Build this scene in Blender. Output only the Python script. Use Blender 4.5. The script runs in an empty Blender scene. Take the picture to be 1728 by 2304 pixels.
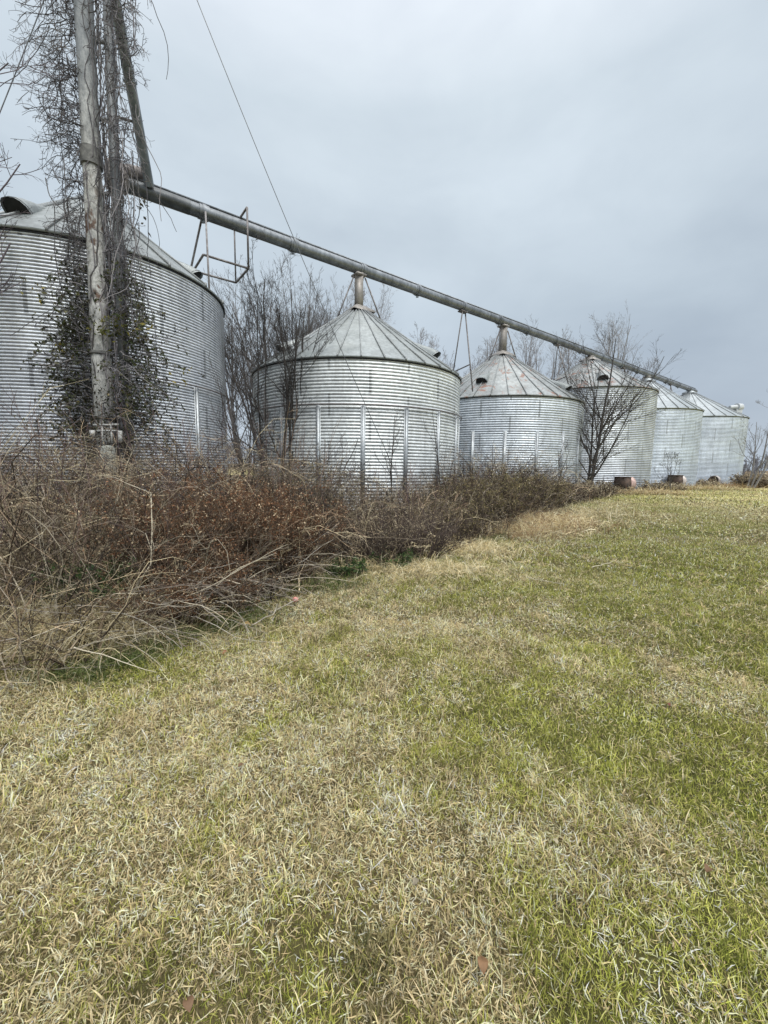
import bpy, math
import numpy as np
from mathutils import Vector, Matrix

PI = math.pi
rad = math.radians
sc = bpy.context.scene
COL = sc.collection
rng = np.random.default_rng(11)

# ------------------------------------------------------------------ mesh helpers
class Geo:
    """collects vertices, faces (quads/tris/ngons), per-vertex colours"""
    def __init__(self):
        self.v = []; self.l = []; self.t = []; self.c = []; self.n = 0
    def add(self, v, f, col=None):
        v = np.asarray(v, dtype=np.float64).reshape(-1, 3)
        if isinstance(f, np.ndarray):
            self.l.append((f + self.n).ravel()); self.t.append(np.full(len(f), f.shape[1]))
        else:
            for q in f:
                self.l.append(np.asarray(q) + self.n); self.t.append(np.array([len(q)]))
        if col is None: col = (0.5, 0.5, 0.5)
        col = np.asarray(col, dtype=np.float64)
        if col.ndim == 1: col = np.tile(col, (len(v), 1))
        self.c.append(col); self.v.append(v); self.n += len(v)
        return self
    def box(self, c, s, rot=None, col=None):
        x, y, z = s[0]/2, s[1]/2, s[2]/2
        v = np.array([(-x,-y,-z),(x,-y,-z),(x,y,-z),(-x,y,-z),(-x,-y,z),(x,-y,z),(x,y,z),(-x,y,z)])
        if rot is not None: v = v @ np.array(rot).T
        v = v + np.array(c)
        return self.add(v, np.array([(0,3,2,1),(4,5,6,7),(0,1,5,4),(1,2,6,5),(2,3,7,6),(3,0,4,7)]), col)
    def bar(self, a, b, w, h=None, col=None):
        """square bar between two points"""
        a = np.array(a, float); b = np.array(b, float); h = h or w
        d = b - a; L = np.linalg.norm(d); d /= L
        r = np.array([0,0,1.0]) if abs(d[2]) < .95 else np.array([1.0,0,0])
        x = np.cross(r, d); x /= np.linalg.norm(x); y = np.cross(d, x)
        return self.box((a+b)/2, (w, h, L), np.stack([x, y, d], 1), col)
    def cyl(self, a, b, r0, r1=None, n=16, col=None, cap=True):
        a = np.array(a, float); b = np.array(b, float); r1 = r0 if r1 is None else r1
        d = b - a; d /= np.linalg.norm(d)
        r = np.array([0,0,1.0]) if abs(d[2]) < .95 else np.array([1.0,0,0])
        x = np.cross(r, d); x /= np.linalg.norm(x); y = np.cross(d, x)
        t = np.arange(n)*2*PI/n
        ring = np.cos(t)[:,None]*x + np.sin(t)[:,None]*y
        v = np.concatenate([a + ring*r0, b + ring*r1])
        i = np.arange(n); j = (i+1) % n
        self.add(v, np.stack([i, j, j+n, i+n], 1), col)
        if cap:
            self.add(a + ring*r0, [list(range(n))[::-1]], col)
            self.add(b + ring*r1, [list(range(n))], col)
        return self
    def lathe(self, prof, n=64, centre=(0,0,0), col=None, a0=0, a1=2*PI):
        """prof: (k,2) of r,z"""
        prof = np.asarray(prof, float); k = len(prof)
        closed = abs(a1-a0-2*PI) < 1e-6
        t = a0 + (a1-a0)*np.arange(n)/(n if closed else n-1)
        v = np.stack([np.outer(prof[:,0], np.cos(t)), np.outer(prof[:,0], np.sin(t)), np.repeat(prof[:,1:2], n, 1)], -1)
        v = v.reshape(-1,3) + np.array(centre)
        i = np.arange(n if closed else n-1); j = (i+1) % n
        fs = []
        for q in range(k-1):
            fs.append(np.stack([i+q*n, j+q*n, j+(q+1)*n, i+(q+1)*n], 1))
        return self.add(v, np.concatenate(fs), col)
    def tubes(self, P, R, s=4, col=None):
        """P (n,k,3), R (n,k) -> many tapered tubes. col (3,) or (n,3)"""
        P = np.asarray(P); R = np.asarray(R); n, k, _ = P.shape
        if n == 0: return self
        T = np.gradient(P, axis=1); T /= np.linalg.norm(T, axis=2, keepdims=True) + 1e-9
        ref = np.tile(np.array([0.3,0.2,1.0]), (n,1)); m = P[:,-1]-P[:,0]; m /= np.linalg.norm(m,axis=1,keepdims=True)+1e-9
        bad = np.abs((ref*m).sum(1)) > .8; ref[bad] = (1.0,.1,.15)
        X = np.cross(ref[:,None,:], T); X /= np.linalg.norm(X, axis=2, keepdims=True)+1e-9
        Y = np.cross(T, X)
        t = np.arange(s)*2*PI/s
        V = P[:,:,None,:] + R[:,:,None,None]*(np.cos(t)[None,None,:,None]*X[:,:,None,:] + np.sin(t)[None,None,:,None]*Y[:,:,None,:])
        base = (np.arange(n)*k*s)[:,None,None] + (np.arange(k-1)*s)[None,:,None]
        a = np.arange(s)[None,None,:]; b = (a+1) % s
        F = np.stack([base+a, base+b, base+b+s, base+a+s], -1).reshape(-1,4)
        c = col
        if col is not None:
            c = np.asarray(col, float)
            if c.ndim == 2: c = np.repeat(c, k*s, axis=0)
        return self.add(V.reshape(-1,3), F, c)
    def build(self, name, mat, parent=None, smooth=False, loc=None):
        V = np.concatenate(self.v); L = np.concatenate(self.l).astype(np.int32); T = np.concatenate(self.t).astype(np.int32)
        if loc is not None: V = V - np.array(loc)
        me = bpy.data.meshes.new(name)
        me.vertices.add(len(V)); me.vertices.foreach_set('co', V.astype(np.float32).ravel())
        me.loops.add(len(L)); me.loops.foreach_set('vertex_index', L)
        me.polygons.add(len(T))
        st = np.zeros(len(T), np.int32); st[1:] = np.cumsum(T)[:-1]
        me.polygons.foreach_set('loop_start', st)
        me.polygons.foreach_set('loop_total', T)
        if smooth: me.polygons.foreach_set('use_smooth', np.ones(len(T), bool))
        C = np.concatenate(self.c); C4 = np.ones((len(V), 4), np.float32); C4[:, :3] = C
        at = me.color_attributes.new('Col', 'FLOAT_COLOR', 'POINT')
        at.data.foreach_set('color', C4.ravel())
        me.update(calc_edges=True); me.validate()
        if smooth:
            try: me.set_sharp_from_angle(angle=rad(50))
            except Exception: pass
        me.materials.append(mat)
        o = bpy.data.objects.new(name, me); COL.objects.link(o)
        if loc is not None: o.location = loc
        if parent is not None:
            o.parent = parent
            if loc is None:
                # geometry given in world coordinates; make it local to the parent
                me.transform(parent.matrix_basis.inverted())
            else:
                o.location = Vector(loc) - parent.location
        return o

def tag(o, label=None, cat=None, group=None, kind=None):
    if label: o['label'] = label
    if cat: o['category'] = cat
    if group: o['group'] = group
    if kind: o['kind'] = kind
    return o

def thing(name, label, cat, loc=(0,0,0), group=None):
    o = bpy.data.objects.new(name, None); COL.objects.link(o)
    o.empty_display_size = .2
    o.location = loc
    bpy.context.view_layer.update()
    return tag(o, label, cat, group)

# ------------------------------------------------------------------ noise
_LAT = np.random.default_rng(5).random((256, 256))
def vnoise(x, y, s=1.0, off=0.0):
    x = np.asarray(x, float)/s + off*17.3 + 1000; y = np.asarray(y, float)/s + off*9.1 + 1000
    xi = np.floor(x).astype(int); yi = np.floor(y).astype(int); fx = x-xi; fy = y-yi
    fx = fx*fx*(3-2*fx); fy = fy*fy*(3-2*fy)
    a = _LAT[xi%256, yi%256]; b = _LAT[(xi+1)%256, yi%256]; c = _LAT[xi%256, (yi+1)%256]; d = _LAT[(xi+1)%256, (yi+1)%256]
    return (a*(1-fx)+b*fx)*(1-fy) + (c*(1-fx)+d*fx)*fy
def fnoise(x, y, s=1.0, off=0.0):
    return .5*vnoise(x,y,s,off)+.3*vnoise(x,y,s*.45,off+1)+.2*vnoise(x,y,s*.19,off+2)

# ------------------------------------------------------------------ materials
def newmat(name):
    m = bpy.data.materials.new(name); m.use_nodes = True
    nt = m.node_tree; b = nt.nodes['Principled BSDF']
    return m, nt, b
def N(nt, t, **kw):
    n = nt.nodes.new(t)
    for k, v in kw.items():
        if k in n.inputs: n.inputs[k].default_value = v
        else: setattr(n, k, v)
    return n
def ramp(nt, stops, fac=None):
    r = nt.nodes.new('ShaderNodeValToRGB'); e = r.color_ramp.elements
    while len(e) < len(stops): e.new(.5)
    for i, (p, c) in enumerate(stops):
        e[i].position = p; e[i].color = (*c, 1) if len(c) == 3 else c
    if fac is not None: nt.links.new(fac, r.inputs[0])
    return r
def mixc(nt, a, b, fac, mode='MIX'):
    m = nt.nodes.new('ShaderNodeMix'); m.data_type = 'RGBA'; m.blend_type = mode
    for inp, val in ((m.inputs[0], fac), (m.inputs[6], a), (m.inputs[7], b)):
        if hasattr(val, 'type') and hasattr(val, 'links'): nt.links.new(val, inp)
        elif isinstance(val, (int, float)): inp.default_value = val
        else: inp.default_value = (*val, 1)
    return m.outputs[2]
def mth(nt, op, a, b=None):
    m = nt.nodes.new('ShaderNodeMath'); m.operation = op
    for inp, val in ((m.inputs[0], a), (m.inputs[1], b)):
        if val is None: continue
        if hasattr(val, 'links'): nt.links.new(val, inp)
        else: inp.default_value = val
    return m.outputs[0]
def coords(nt, kind='Object', scale=(1,1,1)):
    tc = nt.nodes.new('ShaderNodeTexCoord'); mp = nt.nodes.new('ShaderNodeMapping')
    nt.links.new(tc.outputs[kind], mp.inputs[0]); mp.inputs['Scale'].default_value = scale
    return mp.outputs[0]
def noise(nt, vec, scale, detail=5, rough=.6, dist=0):
    n = nt.nodes.new('ShaderNodeTexNoise'); nt.links.new(vec, n.inputs['Vector'])
    n.inputs['Scale'].default_value = scale; n.inputs['Detail'].default_value = detail
    n.inputs['Roughness'].default_value = rough; n.inputs['Distortion'].default_value = dist
    return n.outputs[0]

def attr_mat(name, rough=.85, bump=0, trans=0, spec=.25, var=.25, vscale=30):
    m, nt, b = newmat(name)
    a = nt.nodes.new('ShaderNodeVertexColor'); a.layer_name = 'Col'
    v = noise(nt, coords(nt), vscale, 3)
    f = ramp(nt, [(.3, (1-var,)*3), (.7, (1+var*.6,)*3)], v)
    c = mixc(nt, a.outputs[0], f.outputs[0], 1.0, 'MULTIPLY')
    nt.links.new(c, b.inputs['Base Color'])
    b.inputs['Roughness'].default_value = rough
    b.inputs['Specular IOR Level'].default_value = spec
    if trans:
        tr = nt.nodes.new('ShaderNodeBsdfTranslucent'); nt.links.new(c, tr.inputs[0])
        mx = nt.nodes.new('ShaderNodeMixShader'); mx.inputs[0].default_value = trans
        nt.links.new(b.outputs[0], mx.inputs[1]); nt.links.new(tr.outputs[0], mx.inputs[2])
        nt.links.new(mx.outputs[0], nt.nodes['Material Output'].inputs[0])
    return m

def galv(name, R, base=(.60,.63,.66), dark=(.36,.39,.41), metal=.8, rough=.36, seam=0, tiers=.82, nseam=10, rust=0.0, streak=.5, warm=.0, H=6):
    """weathered galvanised sheet; seams in staggered tiers around a cylinder of radius R"""
    m, nt, b = newmat(name)
    v = coords(nt)
    n1 = noise(nt, v, 1.1, 6, .65)
    vs = coords(nt, scale=(2.2,2.2,.16))
    n2 = noise(nt, vs, 2.4, 5, .6)
    n3 = noise(nt, v, 9, 4, .6)
    c1 = ramp(nt, [(.28, dark), (.62, base)], n1).outputs[0]
    st = ramp(nt, [(.3, (1-.42*streak,)*3), (.6, (1.05,1.05,1.05))], n2).outputs[0]
    c = mixc(nt, c1, st, 1.0, 'MULTIPLY')
    c = mixc(nt, c, ramp(nt, [(.35, (.85,.85,.85)), (.65, (1.1,1.1,1.1))], n3).outputs[0], 1.0, 'MULTIPLY')
    metv = None
    if seam:
        sx = nt.nodes.new('ShaderNodeSeparateXYZ'); tc = nt.nodes.new('ShaderNodeTexCoord'); nt.links.new(tc.outputs['Object'], sx.inputs[0])
        ang = mth(nt, 'DIVIDE', mth(nt, 'ARCTAN2', sx.outputs[1], sx.outputs[0]), 2*PI)
        row = mth(nt, 'FLOOR', mth(nt, 'DIVIDE', sx.outputs[2], tiers))
        u = mth(nt, 'ADD', mth(nt, 'MULTIPLY', ang, float(nseam)), mth(nt, 'MULTIPLY', row, .5))
        fr = mth(nt, 'ABSOLUTE', mth(nt, 'SUBTRACT', mth(nt, 'FRACT', mth(nt, 'ADD', u, 100.25)), .5))
        w = .045*nseam/(2*PI*R)*1.0
        k = mth(nt, 'LESS_THAN', fr, w)
        k = mth(nt, 'MULTIPLY', k, mth(nt, 'ADD', .25, mth(nt, 'MULTIPLY', .55, mth(nt, 'FRACT', mth(nt, 'DIVIDE', sx.outputs[2], .116)))))
        c = mixc(nt, c, (.16,.17,.18), k)
        # row-by-row tone differences between sheets
        cell = mth(nt, 'FLOOR', mth(nt, 'ADD', u, 100.75))
        wn = nt.nodes.new('ShaderNodeTexWhiteNoise'); wn.noise_dimensions = '2D'
        cb = nt.nodes.new('ShaderNodeCombineXYZ'); nt.links.new(cell, cb.inputs[0]); nt.links.new(row, cb.inputs[1]); nt.links.new(cb.outputs[0], wn.inputs['Vector'])
        c = mixc(nt, c, ramp(nt, [(0, (.88,.88,.89)), (1, (1.06,1.06,1.05))], wn.outputs['Value']).outputs[0], 1.0, 'MULTIPLY')
    if warm:
        c = mixc(nt, c, (.52,.50,.42), mth(nt, 'MULTIPLY', ramp(nt, [(.45,(0,0,0)),(.7,(1,1,1))], noise(nt, v, .8, 4)).outputs[0], warm))
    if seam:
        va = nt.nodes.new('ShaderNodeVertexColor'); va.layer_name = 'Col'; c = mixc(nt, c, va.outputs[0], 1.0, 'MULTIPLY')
    met = None
    if rust:
        rn = noise(nt, coords(nt, scale=(1,1,.6)), 1.6, 7, .7, .4)
        rm = ramp(nt, [(.675-.10*rust, (0,0,0)), (.72-.09*rust, (1,1,1))], rn).outputs[0]
        rc = ramp(nt, [(.3, (.13,.05,.03)), (.7, (.28,.12,.07))], noise(nt, v, 12, 4)).outputs[0]
        c = mixc(nt, c, rc, mth(nt, 'MULTIPLY', rm, .8))
        met = mth(nt, 'MULTIPLY', mth(nt, 'SUBTRACT', 1.0, mth(nt, 'MULTIPLY', rm, .9)), metal)
        nt.links.new(met, b.inputs['Metallic'])
    else:
        b.inputs['Metallic'].default_value = metal
    nt.links.new(c, b.inputs['Base Color'])
    rr = nt.nodes.new('ShaderNodeMapRange'); nt.links.new(n1, rr.inputs[0]); rr.inputs[3].default_value = rough+.14; rr.inputs[4].default_value = rough-.08
    nt.links.new(rr.outputs[0], b.inputs['Roughness'])
    bp = nt.nodes.new('ShaderNodeBump'); bp.inputs['Strength'].default_value = .25; bp.inputs['Distance'].default_value = .02
    nt.links.new(noise(nt, v, 2.5, 3), bp.inputs['Height']); nt.links.new(bp.outputs[0], b.inputs['Normal'])
    return m

def plain(name, c0, c1, scale=6, rough=.7, metal=0, bump=.2, stretch=(1,1,1)):
    m, nt, b = newmat(name)
    v = coords(nt, scale=stretch)
    n = noise(nt, v, scale, 6, .65)
    nt.links.new(ramp(nt, [(.35, c0), (.65, c1)], n).outputs[0], b.inputs['Base Color'])
    b.inputs['Roughness'].default_value = rough; b.inputs['Metallic'].default_value = metal
    bp = nt.nodes.new('ShaderNodeBump'); bp.inputs['Strength'].default_value = bump; bp.inputs['Distance'].default_value = .01
    nt.links.new(noise(nt, v, scale*4, 4), bp.inputs['Height']); nt.links.new(bp.outputs[0], b.inputs['Normal'])
    return m

M_dark = plain('gap_shade', (.012,.013,.015), (.03,.03,.033), 5, .8)  # near-black that stands in for shade under eaves and inside vents
M_steel = plain('rusty_angle_iron', (.10,.085,.08), (.24,.23,.23), 5, .55, .3)
M_duct = galv('duct_metal', 1, (.36,.34,.32), (.20,.18,.165), .35, .5, streak=.8)
M_pipe = galv('tube_metal', 1, (.27,.29,.315), (.10,.11,.12), .6, .42, streak=.8)
M_stiff = galv('stiffener_metal', 1, (.5,.53,.55), (.34,.36,.38), .6, .45)
M_bark = attr_mat('bark', .9, var=.35, vscale=12)
M_twig = attr_mat('dead_twigs', .85, var=.2, vscale=20)
M_grass = attr_mat('grass_blades', .7, trans=.34, var=.12, vscale=4)
M_wire = plain('steel_cable', (.08,.085,.09), (.14,.145,.15), 4, .5, .5)
M_leaf = attr_mat('leaves', .6, trans=.25, var=.25, vscale=40)

# peeling painted casing
def casing_mat():
    m, nt, b = newmat('peeling_painted_steel')
    v = coords(nt, scale=(1,1,.55))
    grime = noise(nt, v, 5, 8, .75)
    fine = noise(nt, v, 26, 6, .7)
    base = ramp(nt, [(.32, (.15,.155,.16)), (.46, (.36,.36,.35)), (.62, (.60,.60,.58))], grime).outputs[0]
    base = mixc(nt, base, ramp(nt, [(.35,(.55,.55,.53)),(.6,(1.1,1.1,1.1))], fine).outputs[0], 1.0, 'MULTIPLY')
    pm = ramp(nt, [(.545, (0,0,0)), (.60, (1,1,1))], noise(nt, coords(nt, scale=(1,1,.7)), 3.3, 6, .6, .6)).outputs[0]
    # patches only where the paint failed, in the middle of the height
    sx = nt.nodes.new('ShaderNodeSeparateXYZ'); tc = nt.nodes.new('ShaderNodeTexCoord'); nt.links.new(tc.outputs['Object'], sx.inputs[0])
    hm = ramp(nt, [(.0,(0,0,0)),(.32,(0,0,0)),(.36,(1,1,1)),(.50,(1,1,1)),(.58,(0,0,0)),(1,(0,0,0))], mth(nt, 'DIVIDE', sx.outputs[2], 14.0)).outputs[0]
    rc = ramp(nt, [(.3, (.05,.032,.025)), (.7, (.16,.10,.07))], noise(nt, v, 14, 4)).outputs[0]
    c = mixc(nt, base, rc, mth(nt, 'MULTIPLY', pm, hm))
    # green-grey weathering low down
    low = ramp(nt, [(.05,(1,1,1)),(.34,(0,0,0))], mth(nt, 'DIVIDE', sx.outputs[2], 14.0)).outputs[0]
    c = mixc(nt, c, (.20,.20,.175), mth(nt, 'MULTIPLY', low, .5))
    top = ramp(nt, [(.55,(0,0,0)),(.75,(1,1,1))], mth(nt, 'DIVIDE', sx.outputs[2], 14.0)).outputs[0]
    c = mixc(nt, c, (.20,.225,.26), mth(nt, 'MULTIPLY', top, .7))  # upper casing tinted blue-grey, haze painted into its colour
    nt.links.new(c, b.inputs['Base Color']); b.inputs['Roughness'].default_value = .7
    bp = nt.nodes.new('ShaderNodeBump'); bp.inputs['Strength'].default_value = .5; bp.inputs['Distance'].default_value = .012
    nt.links.new(fine, bp.inputs['Height']); nt.links.new(bp.outputs[0], b.inputs['Normal'])
    return m
M_casing = casing_mat()

# ------------------------------------------------------------------ camera
F_PX, TH, ROLL = 907.3, rad(6.61), rad(.79)     # solved from the bins, pipe and pole in the photograph
cam_d = bpy.data.cameras.new('camera'); cam = bpy.data.objects.new('camera', cam_d); COL.objects.link(cam)
cam_d.sensor_fit = 'VERTICAL'; cam_d.sensor_height = 24; cam_d.lens = F_PX/2304*24
cam_d.clip_start = .05; cam_d.clip_end = 3000
cam.matrix_world = Matrix.Translation((0,0,1.6)) @ Matrix.Rotation(PI/2-TH, 4, 'X') @ Matrix.Rotation(ROLL, 4, 'Z')
sc.camera = cam

# ------------------------------------------------------------------ sky and sun
SUN_EL, SUN_AZ = rad(52), rad(150)      # azimuth measured clockwise from +Y
w = bpy.data.worlds.new('World'); sc.world = w; w.use_nodes = True
nt = w.node_tree; bg = nt.nodes['Background']; out = nt.nodes['World Output']
sky = nt.nodes.new('ShaderNodeTexSky'); sky.sky_type = 'NISHITA'; sky.sun_disc = False
sky.sun_elevation = SUN_EL; sky.sun_rotation = SUN_AZ; sky.air_density = 1.5; sky.dust_density = 3
nt.links.new(sky.outputs[0], bg.inputs[0]); bg.inputs[1].default_value = .08
tc = nt.nodes.new('ShaderNodeTexCoord'); sep = nt.nodes.new('ShaderNodeSeparateXYZ'); nt.links.new(tc.outputs['Generated'], sep.inputs[0])
# overcast: brighter towards the zenith, soft cloud masses
grad = ramp(nt, [(.0, (.55,.63,.72)), (.12, (.49,.57,.67)), (.32, (.55,.64,.73)), (.62, (.68,.77,.85)), (.80, (1.15,1.2,1.28)), (1., (2.0,2.05,2.1))], mth(nt, 'MAXIMUM', sep.outputs[2], 0.0))
mp = nt.nodes.new('ShaderNodeMapping'); nt.links.new(tc.outputs['Generated'], mp.inputs[0]); mp.inputs['Scale'].default_value = (1,1,1.8)
mp.inputs['Location'].default_value = (.35,.1,.2)
cn = noise(nt, mp.outputs[0], 1.5, 5, .5, .5)
cn2 = noise(nt, mp.outputs[0], 5.0, 5, .55, .3)
cl = ramp(nt, [(.30, (.86,.87,.89)), (.50, (1.,1.,1.)), (.68, (1.12,1.11,1.10))], cn)
cl2 = ramp(nt, [(.35, (.965,.97,.975)), (.65, (1.03,1.03,1.025))], cn2)
cc = mixc(nt, mixc(nt, grad.outputs[0], cl.outputs[0], 1.0, 'MULTIPLY'), cl2.outputs[0], 1.0, 'MULTIPLY')
# broad bright area where the sun stands behind the cloud
dp = nt.nodes.new('ShaderNodeVectorMath'); dp.operation = 'DOT_PRODUCT'; nt.links.new(tc.outputs['Generated'], dp.inputs[0])
dp.inputs[1].default_value = (math.sin(SUN_AZ)*math.cos(SUN_EL), math.cos(SUN_AZ)*math.cos(SUN_EL), math.sin(SUN_EL))
gl = ramp(nt, [(.45, (1,1,1)), (1.0, (2.1,2.05,1.95))], dp.outputs['Value'])
cc = mixc(nt, cc, gl.outputs[0], 1.0, 'MULTIPLY')
bg2 = nt.nodes.new('ShaderNodeBackground'); nt.links.new(cc, bg2.inputs[0]); bg2.inputs[1].default_value = 1.0
mx = nt.nodes.new('ShaderNodeMixShader'); mx.inputs[0].default_value = .93
nt.links.new(bg.outputs[0], mx.inputs[1]); nt.links.new(bg2.outputs[0], mx.inputs[2]); nt.links.new(mx.outputs[0], out.inputs[0])

sd = bpy.data.lights.new('sun', 'SUN'); sun = bpy.data.objects.new('sun', sd); COL.objects.link(sun)
sd.energy = 1.9; sd.angle = rad(14); sd.color = (1, .96, .90)
dirv = Vector((math.sin(SUN_AZ)*math.cos(SUN_EL), math.cos(SUN_AZ)*math.cos(SUN_EL), math.sin(SUN_EL)))
sun.rotation_euler = dirv.to_track_quat('Z', 'Y').to_euler()

sc.view_settings.view_transform = 'Standard'; sc.view_settings.look = 'None'; sc.view_settings.exposure = 0

# ------------------------------------------------------------------ layout
BINS = [ # x, y, radius, eave, apex, corrugation pitch
    (-8.87, 13.08, 3.55, 6.73, 9.30, .078),
    (-1.25, 18.87, 4.55, 5.29, 8.46, .116),
    ( 6.95, 25.09, 4.60, 5.16, 8.32, .118),
    (15.35, 31.47, 4.43, 6.95, 9.75, .118),
    (23.74, 37.85, 4.28, 6.56, 9.64, .118),
    (32.75, 44.66, 4.98, 6.79, 9.88, .125)]
EDGE = np.array([(-30,-3.2),(-4.6,1.3),(-2.74,2.50),(-2.43,2.75),(-2.08,3.15),(-1.39,3.9),(-.91,4.97),(-.8,5.7),(.45,5.89),(1.05,6.78),(1.98,7.77),(3.43,10.39),
                 (4.99,12.27),(7.86,16.67),(10.95,20.41),(14.5,24.2),(20.72,29.61),(33.9,39.0),(60,58)])
def _LAT_noise(x): return .65*vnoise(x, x*0, .75, 70)+.35*vnoise(x, x*0, .28, 71)
def edge_y(x):
    x = np.asarray(x, float)      # ragged, not a clean line
    return np.interp(x, EDGE[:,0], EDGE[:,1]) + .55*(_LAT_noise(x)-.5)*np.clip((x+3.4)/1.5+.5, .4, 1.6)
def inbin(x, y, pad=0.0):
    r = np.zeros(np.shape(x), bool)
    for b in BINS: r |= (x-b[0])**2+(y-b[1])**2 < (b[2]+pad)**2
    return r
def ground_z(x, y):
    x = np.asarray(x, float); y = np.asarray(y, float)
    d = np.hypot(x, y)
    return (vnoise(x, y, 2.1, 3)-.5)*.07*np.clip(d/3, .3, 1) + (vnoise(x, y, .55, 4)-.5)*.025

# green share of the lawn (0 straw .. 1 green)
def green(x, y):
    g = fnoise(x, y, 1.3, 1)*1.9-.50+.45*(vnoise(x, y, .35, 15)-.5)
    g = g + .34*np.clip((x-.35*y-.1)/2.0, -.55, 1.0)*np.exp(-((y-4)/7)**2) + .04
    g = g + .18*np.exp(-((x-4.2)**2/6+(y-9.0)**2/3)) + .35*np.exp(-((x-14)**2/60+(y-21.5)**2/4))
    g = g - .28*np.exp(-((x-16)**2/80+(y-16)**2/14))
    g = g + .22*np.exp(-((x-3.6)**2/2.5+(y-4.6)**2/9)) + .25*np.exp(-((x-1.9)**2/.5+(y-2.4)**2/.8))
    d = y-edge_y(x)
    g = g + .85*np.exp(-((x+2.25)**2/.5+(y-3.15)**2/.10))      # dark green fringe under the left thicket
    g = g - .30*np.exp(-((x+.2)**2/1.6+(y-2.0)**2/1.6))
    g = np.where(d > 0, g-.25*np.clip(d, 0, 1), g)
    g = g - .5*np.exp(-((x-3.9)**2/1.6+(y-9.8)**2/2.2))
    return np.clip(g, 0, 1)

STRAW = np.array([(.86,.74,.46),(.78,.66,.38),(.92,.84,.60),(.64,.51,.28),(.85,.69,.42),(.48,.37,.20)])
GREEN = np.array([(.34,.36,.07),(.47,.47,.12),(.24,.27,.05),(.58,.54,.19),(.41,.42,.095)])

# ------------------------------------------------------------------ ground
def make_ground():
    g = Geo()
    rs = np.concatenate([[0.0], np.geomspace(.25, 60, 190), np.geomspace(66, 2500, 26)])
    n = 300
    t = np.arange(n)*2*PI/n
    X = np.outer(rs, np.sin(t)); Y = np.outer(rs, np.cos(t))
    Z = ground_z(X, Y)*np.clip(1-rs/70, 0, 1)[:,None]
    gr = green(X, Y)[...,None]
    d = np.hypot(X, Y)[...,None]
    far = np.clip((d-12)/20, 0, 1)
    soil = np.array([.12,.095,.052])*(1-gr)+np.array([.085,.09,.028])*gr
    lawn = (np.array([.52,.45,.25])*(1-gr)+np.array([.38,.37,.13])*gr)*(.8+.4*fnoise(X, Y, .9, 8))[...,None]
    farc = np.array([.17,.13,.085])
    c = soil*(1-far)+lawn*far
    ff = np.clip((d-60)/60, 0, 1); c = c*(1-ff)+farc*ff
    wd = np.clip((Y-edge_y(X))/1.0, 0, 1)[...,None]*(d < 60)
    c = c*(1-wd)+np.array([.045,.034,.025])*wd  # ground below the thicket darkened, its deep shade put into the colour
    k = len(rs); i = np.arange(n); j = (i+1) % n
    F = np.concatenate([np.stack([i+q*n, i+(q+1)*n, j+(q+1)*n, j+q*n], 1) for q in range(k-1)])
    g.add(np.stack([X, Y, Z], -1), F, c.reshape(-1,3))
    m, nt, b = newmat('soil_and_thatch')
    a = nt.nodes.new('ShaderNodeVertexColor'); a.layer_name = 'Col'
    v = coords(nt)
    f1 = ramp(nt, [(.3,(.55,.55,.55)),(.7,(1.4,1.4,1.35))], noise(nt, v, 18, 6, .7)).outputs[0]
    f2 = ramp(nt, [(.35,(.7,.72,.68)),(.65,(1.25,1.22,1.2))], noise(nt, v, 1.3, 6, .7)).outputs[0]
    c = mixc(nt, mixc(nt, a.outputs[0], f1, 1.0, 'MULTIPLY'), f2, 1.0, 'MULTIPLY')
    nt.links.new(c, b.inputs['Base Color']); b.inputs['Roughness'].default_value = .95; b.inputs['Specular IOR Level'].default_value = .1
    bp = nt.nodes.new('ShaderNodeBump'); bp.inputs['Strength'].default_value = .9; bp.inputs['Distance'].default_value = .04
    nt.links.new(noise(nt, v, 14, 6, .75), bp.inputs['Height']); nt.links.new(bp.outputs[0], b.inputs['Normal'])
    o = g.build('ground', m, smooth=True); tag(o, kind='structure')
make_ground()

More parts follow.
